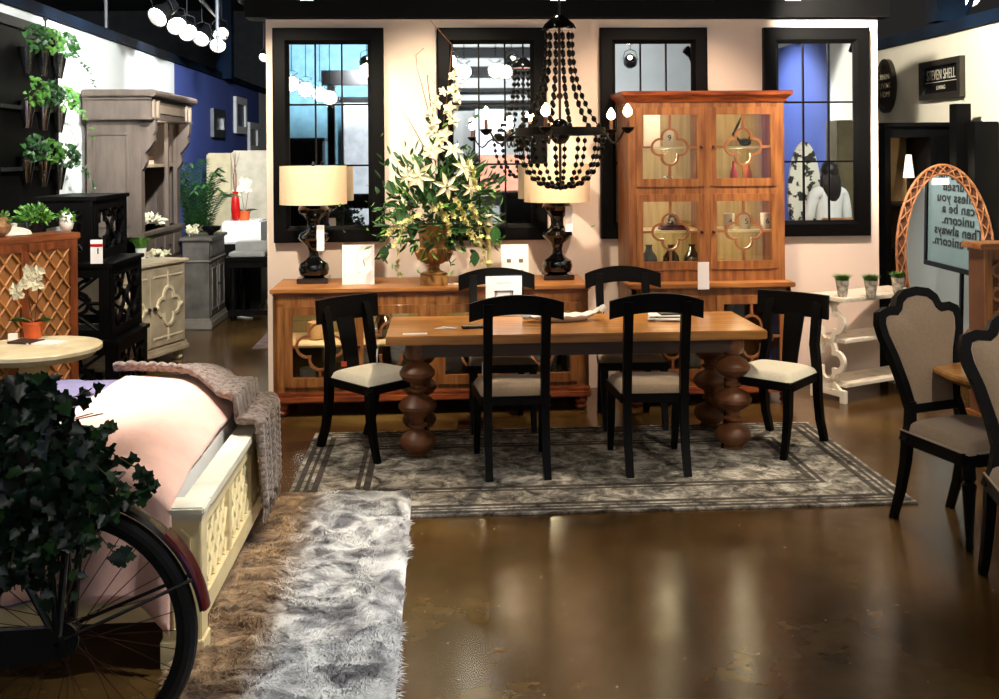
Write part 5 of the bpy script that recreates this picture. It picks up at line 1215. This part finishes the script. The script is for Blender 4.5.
wall_pic(247, 122, 256, 152, m_white, mat('pale photo', (160, 160, 150), .4), 'white framed picture farthest along the blue wall')

# ================================================================ RIGHT SIDE
wcn = Vector((3.27, 7.88, 0)); ca = radians(26)
co = thing('console_table', 'distressed white tiered console with quatrefoil end panels at the right', 'console table', wcn, ca)
CL, CD, CZ = .44, .17, .776
B().bx(-CL - .03, CL, -CD - .02, CD + .02, CZ - .03, CZ, bev=.005).build('top', m_wcon, co)
B().bx(-CL + .02, CL - .02, -CD + .01, CD - .01, .44, .465, bev=.004).build('shelf', m_wcon, co)
B().bx(-CL + .02, CL - .02, -CD + .01, CD - .01, .115, .14, bev=.004).build('shelf', m_wcon, co)
for sx in (-1, 1):
    x = sx * (CL - .01); b = B()
    for cz in (.295, .585): b.sweep([(x, u, v) for u, v in quatre(.15, 0, cz, 8)], RECT(.036, .03), (-1, 0, 0))
    b.bx(x - .015, x + .015, -.06, .06, .08, .165, bev=.003); b.bx(x - .018, x + .018, -CD, CD, .045, .095, bev=.004); b.bx(x - .018, x + .018, -CD, -CD + .05, 0, .05, bev=.003); b.bx(x - .018, x + .018, CD - .05, CD, 0, .05, bev=.003)
    b.prism([(-.12, .095), (.12, .095), (.06, .15), (-.06, .15)], lambda u, v, w_: Vector((w_, u, v)), x - .014, x + .014); b.bx(x - .015, x + .015, -.10, .10, .72, CZ - .03); b.build('end_panel', m_wcon, co)
for px, py, lb, sd in [(842.5, 297, 'leftmost pot of green grass on the white console', 1), (871, 297, 'middle pot of green grass on the white console', 2), (898, 294, 'rightmost pot of green grass on the white console', 3)]:
    grass_pot(at(px, py, CZ), lb, mat('mottled glass pot', (226, 222, 206), .15, metal=.2, scale=30, rgb2=(150, 140, 120)), .125, .05, .05, .085, sd, None, .62)
# wall plaques on the right wall
def rwall(px, py, x=4.6):
    d = ray(px, py); return Vector((x, x / d.x * d.y, H + d.z * x / d.x))
def RYm(): return Matrix.Rotation(-pi / 2, 4, 'Z') @ RX           # readable when facing +X
a = rwall(924, 60); c = rwall(966, 97); cy = (a.y + c.y) / 2; cz = (a.z + c.z) / 2; hw = abs(a.y - c.y) / 2; a2 = rwall(945, 59); c2 = rwall(945, 99); cz = (a2.z + c2.z) / 2; hh = (a2.z - c2.z) / 2
t = thing('wall_plaque', 'framed black plaque reading STEVEN SHELL on the right wall', 'sign', (4.6, cy, cz))
B().sweep([(-.03, hw - .03, -hh + .03), (-.03, -hw + .03, -hh + .03), (-.03, -hw + .03, hh - .03), (-.03, hw - .03, hh - .03)], RECT(.055, .05), (-1, 0, 0)).build('frame', mat('pewter', (74, 70, 62), .35, metal=.6), t)
B().bx(-.03, -.005, -hw + .03, hw - .03, -hh + .03, hh - .03).build('board', mat('black board', (24, 22, 22), .25), t)
m_sign = mat('sign cream', (214, 206, 184), .6)
text('lettering', 'STEVEN SHELL', hw * .21, Matrix.Translation((-.033, 0, hh * .22)) @ RYm() @ Matrix.Diagonal((.95, 1.6, 1, 1)), m_sign, t)
text('lettering', 'LIVING', hw * .13, Matrix.Translation((-.033, 0, -hh * .42)) @ RYm(), m_sign, t)
B().bx(-.034, -.031, -hw * .75, hw * .75, -hh * .12 - .003, -hh * .12 + .003).build('rule', m_sign, t)
a = rwall(888, 86); r1 = rwall(879, 86); r2 = rwall(897, 86); hw2 = abs(r1.y - r2.y) / 2; hh2 = (rwall(888, 58).z - rwall(888, 113).z) / 2
t = thing('wall_plaque', 'oval dark plaque with three lines of lettering on the right wall', 'sign', (4.6, a.y, a.z))
B().sweep([(-.02, cos(2 * pi * k / 40) * (hw2 - .03), sin(2 * pi * k / 40) * (hh2 - .03)) for k in range(40)], RECT(.05, .05), (-1, 0, 0)).build('frame', mat('pewter', (74, 70, 62), .35, metal=.6), t)
B().prism([(cos(2 * pi * k / 40) * (hw2 - .03), sin(2 * pi * k / 40) * (hh2 - .03)) for k in range(40)], lambda u, v, w_: Vector((w_, u, v)), -.025, -.005).build('board', mat('brown black board', (34, 22, 20), .3), t)
for k, s_ in enumerate(['DINING', 'LIVING', 'HOME']): text('lettering', s_, .09, Matrix.Translation((-.028, 0, .09 - .09 * k)) @ RYm() @ Matrix.Diagonal((1, .9, 1, 1)), m_sign, t)
# black cabinet
bc = thing('armoire', 'tall black armoire with its left side open standing at the right wall', 'armoire', (0, 8.78, 0))
bx0, bx1, bzt = 3.80, 4.56, 2.06
b = B(); b.bx(bx0, bx0 + .05, 0, .5, 0, bzt); b.bx(bx1 - .05, bx1, 0, .5, 0, bzt); b.bx(bx0 + .05, bx1 - .05, 0, .5, bzt - .09, bzt); b.bx(bx0 + .05, bx1 - .05, 0, .5, 0, .1); b.bx(4.2, 4.25, 0, .5, .1, bzt - .09); b.build('case', m_black, bc)
B().bx(bx0 - .03, bx1 + .02, -.04, .53, bzt, bzt + .035, bev=.006).build('cornice', m_black, bc)
b = B(); b.bx(bx0 + .05, 4.2, .47, .5, .1, bzt - .09); b.build('back_panel', mat('ochre lining', (150, 120, 76), .7, scale=3, rgb2=(120, 94, 58)), bc)
B().bx(4.25, bx1 - .05, .0, .03, .1, bzt - .09, bev=.004).build('door', m_black, bc)
B().bx(4.38, 4.585, -.40, -.02, 0, 2.09, bev=.004).build('side_case', m_black, bc)
for z in (.5, .95, 1.38): B().bx(bx0 + .05, 4.2, .03, .47, z, z + .02).build('shelf', m_black, bc)
ld = bpy.data.lights.new('cabinet_fill', 'POINT'); ld.energy = 3; ld.color = (1, .85, .6); lo = bpy.data.objects.new('cabinet_fill', ld); COL.objects.link(lo); lo.parent = bc; lo.location = (4.0, -.02, 1.7)  # bare fill light for the open side, no fixture
t = thing('small_lamp', 'narrow white shade lamp inside the black armoire', 'lamp', (4.08, 8.94, 1.40)); B().lathe([(.05, .22), (.025, .42), (.023, .42), (.047, .22)], seg=16, cap=False).build('lamp_shade', m_white, t); B().lathe([(.04, 0), (.04, .01), (.01, .02), (.015, .1), (.008, .24)], seg=12).build('lamp_base', m_black, t)
p = atY(960, 104, 8.6); o = B().bx(-.065, .065, -.06, .06, 0, p.z, bev=.004).build('column', m_black); o.location = (p.x, 8.6, 0); tag(o, 'slim black square column rising before the black armoire', 'column')
# rattan oval mirror on a low bench
YM = 8.28; mc = atY(946, 258, YM); mrx, mrz = 53 * YM / F, 97 * YM / F; zb_ = mc.z - mrz
bench = thing('low_bench', 'low dark bench under the woven oval mirror', 'bench', (mc.x, YM + .06, 0))
B().bx(-.38, .38, -.13, .17, zb_ - .04, zb_ - .0, bev=.004).build('top', m_black, bench)
for x in (-.34, .34):
    for y in (-.1, .14): B().bx(x - .025, x + .025, y - .025, y + .025, 0, zb_ - .04).build('leg', m_black, bench)
TILT = -.06; YAW = 0.0
om = thing('oval_mirror', 'oval mirror in a woven rattan frame reflecting a unicorn sign', 'mirror', (mc.x, YM + .02, mc.z)); om.rotation_euler = (TILT, 0, YAW)
fwid = .085
m_rat = mat('rattan', (176, 118, 74), .55, scale=20, rgb2=(130, 78, 44)); m_ratd = mat('dark rattan weave', (92, 54, 34), .7, scale=20)
ix, iz = mrx - fwid, mrz - fwid; b = B(); E_ = lambda a, k: Vector((cos(a) * (ix + (mrx - .012 - ix) * k), -.015, sin(a) * (iz + (mrz - .012 - iz) * k)))
b.tube([E_(2 * pi * i / 72, 0) for i in range(72)], .009, 8, True); b.tube([E_(2 * pi * i / 72, 1) for i in range(72)], .011, 8, True)
n = 30
for i in range(n):
    for sg in (-1, 1):
        P = [E_(2 * pi * (i + sg * 1.0 * k / 6) / n * 1.0, k / 6) - Vector((0, .01 * sin(pi * k / 6) + (.004 if sg > 0 else 0), 0)) for k in range(7)]; b.tube(P, .0055, 5)
b.build('woven_frame', m_rat, om)
B().sweep([Vector((cos(2 * pi * i / 60) * (ix + fwid / 2), .0, sin(2 * pi * i / 60) * (iz + fwid / 2))) for i in range(60)], RECT(fwid * .85, .008), (0, -1, 0)).build('frame_backing', m_ratd, om)
B().prism([(cos(2 * pi * k / 60) * ix, sin(2 * pi * k / 60) * iz) for k in range(60)], lambda u, v, w_: Vector((u, w_, v)), -.008, 0).build('mirror_glass', m_mirror, om)
B().box((-.02, -.016, iz - .06), (.14, .004, .055)).build('label_sticker', m_paper, om)
# the sign it reflects: chosen as a mirror image standing behind the glass, then reflected through the mirror plane
Mr = Matrix.Rotation(YAW, 3, 'Z') @ Matrix.Rotation(TILT, 3, 'X'); mn = Mr @ Vector((0, -1, 0)); mo = Vector((mc.x, YM + .012, mc.z)); mo = mo + mn * .008
def refl(p): d = (p - mo).dot(mn); return p - mn * (2 * d)
def reflv(v): return v - mn * (2 * v.dot(mn))
YV = 11.0
v00 = atY(927, 262, YV); v10 = atY(999, 280, YV * .856); v01 = atY(929, 130, YV)
ex = (v10 - v00).normalized(); ez = (v01 - v00); ez = (ez - ex * ez.dot(ex)).normalized()
W_, Hh = (v10 - v00).length * .93, 1.3
c_v = v00 + ex * W_ / 2 + ez * Hh / 2
c_r = refl(c_v); exr = reflv(ex); ezr = reflv(ez); nr = exr.cross(ezr)      # mirrored handedness
xr = -exr                                                                # readable from the mirror side
nr = xr.cross(ezr)
sg = bpy.data.objects.new('framed_sign', None); COL.objects.link(sg); tag(sg, 'pale blue framed quote sign about being a unicorn, seen in the woven oval mirror', 'sign')
Ms = Matrix.Identity(4)
for i in range(3): Ms[i][0] = xr[i]; Ms[i][1] = ezr[i]; Ms[i][2] = nr[i]; Ms[i][3] = c_r[i]
sg.matrix_world = Ms
B().box((0, 0, -.012), (W_, Hh, .02)).build('panel', mat('pale blue sign', (150, 170, 168), .6, var=.03), sg)
B().sweep([(-W_ / 2, -Hh / 2, 0), (W_ / 2, -Hh / 2, 0), (W_ / 2, Hh / 2, 0), (-W_ / 2, Hh / 2, 0)], RECT(.05, .04), (0, 0, 1)).build('frame', m_black, sg)
B().box((0, -(c_r.z) / 2 - .3, -.05), (.04, c_r.z + .55, .03)).build('easel_post', m_black, sg)
text('lettering', "Always be\nyourself\nUnless you\ncan be a\nunicorn.\nThen always\nbe a unicorn.", .135, Matrix.Translation((0, -.05, .002)) @ Matrix.Diagonal((1.5, 1, 1, 1)), m_ink, sg, .001, 'CENTER', .84, .003)
# lattice cabinet at right edge
rc = thing('fretwork_cabinet', 'brown wooden cabinet with fretwork door at the right edge', 'cabinet', (3.62, 6.8, 0))
B().bx(-.04, .7, -.03, .25, 1.19, 1.23, bev=.006).build('top', m_oak, rc)
b = B(); b.bx(0, .66, .02, .22, .08, 1.19); b.build('case', mat('darker brown', (110, 70, 40), .6), rc)  # case in a darker brown than its fretwork door
b = B(); b.bx(0, .05, 0, .02, .08, 1.19); b.bx(.61, .66, 0, .02, .08, 1.19); b.bx(.05, .61, 0, .02, 1.12, 1.19); b.bx(.05, .61, 0, .02, .08, .16); b.bx(-.02, .68, -.02, .24, 0, .08); b.build('door_frame', m_oakv, rc)
b = B()
for i in range(3):
    for j in range(6): b.sweep([(u, .01, v) for u, v in quatre(.09, .14 + i * .187, .25 + j * .16, 5)], RECT(.02, .016), (0, -1, 0))
b.build('fretwork', m_oakd, rc)
# round wood table at right
rw = thing('round_table', 'round brown wooden table between the two upholstered chairs', 'table', (3.08, 5.06, 0))
B().lathe([(0, .76), (.60, .76), (.61, .75), (.61, .735), (.58, .72), (.55, .70), (0, .70)], seg=56, cap=False).build('top', m_top, rw)
B().lathe([(.28, 0), (.28, .04), (.1, .08), (.07, .14), (.1, .26), (.12, .4), (.07, .55), (.09, .66), (.14, .70)], seg=24).build('pedestal', m_turn, rw)

# ================================================================ UPHOLSTERED CHAIRS
def back_outline(k=1.0, zb=.56, zt=1.12, hw=.235):
    """half outlines: shaped top with a round crest and two shoulders"""
    P = [(.135, zb), (.155, zb + .12), (.19, zb + .26), (hw * .96, zb + .36), (hw, zt - .14), (hw * .96, zt - .105), (hw * .80, zt - .088), (hw * .60, zt - .092), (hw * .52, zt - .075), (hw * .46, zt - .04), (hw * .3, zt - .012), (0, zt)]
    full = P + [(-x, z) for x, z in P[::-1][1:]]
    cz = (zb + zt) / 2
    return full
def uph_chair(label, loc, rz):
    t = thing('upholstered_chair', label, 'chair', loc, rz)
    # facing +y; back leans to -y
    lean = lambda z: -.21 - (z - .5) * .22
    O = back_outline()
    out = [Vector((x, lean(z), z)) for x, z in O]
    nn = Vector((0, 1, .22)).normalized()
    b = B(); b.sweep([Vector((x * 1.09, lean(z), z + (.008 if z > 1 else 0))) for x, z in O], [(-.022, -.022), (.022, -.022), (.026, 0), (.022, .022), (-.022, .022)], nn, closed=True); b.build('back_frame', m_black, t)
    def pad(off, m_, nm, bulge):
        b = B(); c = Vector((0, lean(.86), .86)); rings = []
        for k, f in enumerate([0, .3, .6, .85, .97, 1.0]):
            rings.append([c + (p - c) * f + nn * (off + bulge * (1 - f ** 4)) for p in out])
        V = [[b.bm.verts.new(p) for p in r_] for r_ in rings[1:]]; cv = b.bm.verts.new(rings[0][0]); n = len(out)
        for i in range(n): b.bm.faces.new((cv, V[0][i], V[0][(i + 1) % n]))
        for A_, C_ in zip(V, V[1:]):
            for i in range(n): b.bm.faces.new((A_[i], A_[(i + 1) % n], C_[(i + 1) % n], C_[i]))
        b.build(nm, m_, t, ang=70)
    pad(.012, m_linen, 'backrest', .03); pad(-.012, m_linen, 'back_cover', -.012)
    B().tube([p + nn * .014 for p in [Vector((q.x * .985, lean(q.z), .86 + (q.z - .86) * .985)) for q in out]], .0045, 6, True).build('piping', m_pipe, t)
    for s_ in (-1, 1): curved_leg(B(), [(s_ * .15, -.22, .60), (s_ * .175, -.2, .48), (s_ * .2, -.2, .42)], .04, .05).build('back_post', m_black, t)
    sp = [(-.21, -.23), (.21, -.23), (.26, .2), (.2, .245), (0, .255), (-.2, .245), (-.26, .2)]
    b = B(); b.prism(sp, lambda u, v, w_: Vector((u, v, w_)), .40, .46); b.build('seat_frame', m_black, t)
    def sf(u, v):
        x = -1 + 2 * u; y = -1 + 2 * v; e = max(0, 1 - abs(x) ** 5) * max(0, 1 - abs(y) ** 5)
        return Vector((x * (.205 + .045 * v), -.22 + .455 * v + .015 * (1 - x * x) * (v > .5), .455 + .07 * e ** .35))
    b = B(); b.grid(sf, 20, 20); b.build('seat', m_linen, t, ang=80)
    B().tube([Vector((x * .985, y * .985, .462)) for x, y in sp], .006, 6, True).build('piping', m_pipe, t)
    for s_ in (-1, 1):
        B().lathe([(.016, 0), (.02, .02), (.016, .05), (.03, .28), (.034, .31), (.022, .325), (.032, .34), (.032, .35), (.03, .41)], (s_ * .215, .2, 0), 16).build('leg', m_black, t)
        curved_leg(B(), [(s_ * .19, -.30, 0), (s_ * .19, -.25, .15), (s_ * .19, -.215, .3), (s_ * .19, -.20, .42)], .034, .046).build('leg', m_black, t)
    return t
U = uph_chair('taupe upholstered chair with black scalloped frame, fully visible at the right', (2.555, 4.97, 0), radians(-160))
dup(U, (2.50, 4.14, 0), radians(172), 'taupe upholstered chair with black scalloped frame, cut off by the right edge')

# ================================================================ ONLY SEEN IN THE MIRRORS
o = B().bx(-.3, .3, -.2, .2, 0, 2.25, bev=.01).build('tall_cabinet', mat('khaki paint', (120, 108, 74), .6)); o.location = (5.3, 3.3, 0); tag(o, 'khaki tall cabinet reflected in the rightmost wall mirror', 'cabinet')
t = thing('shell_mirror', 'oval white panel with dark openings reflected in the rightmost wall mirror', 'mirror', (4.2, 4.55, 0))
P = [(cos(2 * pi * k / 40) * .19, 1.35 + sin(2 * pi * k / 40) * .62) for k in range(40)]
B().prism(P, lambda u, v, w_: Vector((u, w_, v)), -.02, .02).build('panel', mat('white mosaic', (232, 228, 210), .5, scale=9, rgb2=(40, 36, 30), ramp=(.44, .47)), t)
B().bx(-.15, .15, -.1, .1, 0, .75).build('stand', m_black, t)
# woman in white reflected in the rightmost mirror
pw = thing('person', 'woman with long dark hair in a white top, reflected in the rightmost mirror', 'person', (4.30, 5.05, 0), radians(170))
def skin(parts, name, m_, parent):
    me = bpy.data.meshes.new(name); vs = []; es = []; rs = []
    for ch_ in parts:
        base = None
        for i, (p, r_) in enumerate(ch_):
            f = next((k for k, q in enumerate(vs) if (Vector(q) - Vector(p)).length < 1e-4), None)
            if f is None: vs.append(p); rs.append(r_); f = len(vs) - 1
            if base is not None: es.append((base, f))
            base = f
    me.from_pydata(vs, es, []); o = bpy.data.objects.new(name, me); COL.objects.link(o); o.parent = parent
    md = o.modifiers.new('skin', 'SKIN'); o.modifiers.new('sub', 'SUBSURF').levels = 2; o.modifiers['sub'].render_levels = 2
    for k, v in enumerate(me.skin_vertices[0].data):
        v.radius = (rs[k] if hasattr(rs[k], '__len__') else (rs[k], rs[k])); v.use_root = (k == 0)
    me.materials.append(m_); return o
sk = mat('skin', (206, 160, 130), .6)
pel = ((0, 0, .95), (.15, .1))
skin([[pel, ((0, 0, 1.1), (.12, .09)), ((0, 0, 1.3), (.15, .1)), ((0, 0, 1.42), (.1, .07)), ((0, 0, 1.5), (.05, .05)), ((0, .01, 1.58), (.07, .085)), ((0, .01, 1.66), (.065, .08))],
      [((0, 0, 1.42), .1), ((.17, 0, 1.39), .055), ((.23, .02, 1.12), .042), ((.2, .16, .92), .03), ((.17, .24, .9), .025)],
      [((0, 0, 1.42), .1), ((-.17, 0, 1.39), .055), ((-.23, .02, 1.12), .042), ((-.2, .16, .92), .03), ((-.17, .24, .9), .025)],
      [pel, ((.09, 0, .85), .085), ((.1, .01, .48), .055), ((.1, 0, .08), .035), ((.1, .12, .035), .03)],
      [pel, ((-.09, 0, .85), .085), ((-.1, .01, .48), .055), ((-.1, 0, .08), .035), ((-.1, .12, .035), .03)]], 'body', sk, pw)
def hand(sx):
    b = B(); c = Vector((sx * .16, .27, .895)); b.sph(c, (.035, .045, .016), 12)
    for k in range(4): x = -.024 + k * .016; l = [.05, .06, .056, .042][k]; p = c + Vector((x, .035, 0)); b.tube([p, p + Vector((0, l * .5, .0)), p + Vector((0, l * .9, -.018))], [.009, .008, .006], 7)
    p = c + Vector((-sx * .03, -.005, 0)); b.tube([p, p + Vector((-sx * .02, .02, .004)), p + Vector((-sx * .024, .045, 0))], [.01, .009, .007], 7); return b
for s_ in (-1, 1): hand(s_).build('hand', sk, pw)
skin([[((0, 0, .93), (.175, .125)), ((0, 0, 1.1), (.145, .11)), ((0, 0, 1.3), (.175, .12)), ((0, 0, 1.43), (.11, .08))],
      [((0, 0, 1.43), (.11, .08)), ((.18, 0, 1.395), .068), ((.24, .02, 1.12), .058), ((.212, .14, .95), .045)],
      [((0, 0, 1.43), (.11, .08)), ((-.18, 0, 1.395), .068), ((-.24, .02, 1.12), .058), ((-.212, .14, .95), .045)]], 'white_top', m_white, pw)
skin([[((0, 0, .95), (.165, .115)), ((.095, 0, .84), .1), ((.105, .01, .48), .07), ((.105, 0, .12), .05)], [((0, 0, .95), (.165, .115)), ((-.095, 0, .84), .1), ((-.105, .01, .48), .07), ((-.105, 0, .12), .05)]], 'trousers', m_black, pw)
b = B(); b.sph((0, -.02, 1.645), (.095, .105, .115), 20); b.sph((0, -.075, 1.46), (.11, .05, .2), 16); b.sph((.085, -.03, 1.47), (.035, .05, .16), 12); b.sph((-.085, -.03, 1.47), (.035, .05, .16), 12); b.build('hair', mat('dark brown hair', (34, 22, 18), .5), pw)
b = B(); b.sph((0, .03, 1.61), (.072, .075, .1), 18); b.sph((0, .108, 1.6), (.012, .016, .02), 8); b.build('face', sk, pw)
b = B(); b.sph((.027, .094, 1.625), .009, 8); b.sph((-.027, .094, 1.625), .009, 8); b.build('eyes', m_ink, pw)
B().sph((0, .096, 1.565), (.022, .008, .006), 8).build('mouth', mat('lips', (170, 84, 76), .5), pw)
# dark cabinets behind the viewer
for x, y, w2, h, lb in [(-2.35, -1.8, .7, 2.1, 'tall dark cabinet reflected in the leftmost wall mirror'), (-2.0, -2.9, .6, 1.6, 'lower dark cabinet reflected in the leftmost wall mirror'), (1.5, -2.9, .8, 1.1, 'dark shelving cabinet reflected in the mirror behind the flowers'), (-.2, -3.2, .8, 1.7, 'black cabinet reflected beside the floral arrangement')]:
    t = thing('tall_cabinet', lb, 'cabinet', (x, y, 0)); B().bx(-w2 / 2, w2 / 2, -.2, .2, 0, h).build('case', m_black, t); B().bx(-w2 / 2 - .04, w2 / 2 + .04, -.24, .24, h, h + .06, bev=.01).build('cornice', m_black, t)
    for s_ in (-1, 1): B().bx(min(0, s_ * w2 / 2) + .02, max(0, s_ * w2 / 2) - .02, .2, .22, .1, h - .05, bev=.004).build('door', m_black, t)
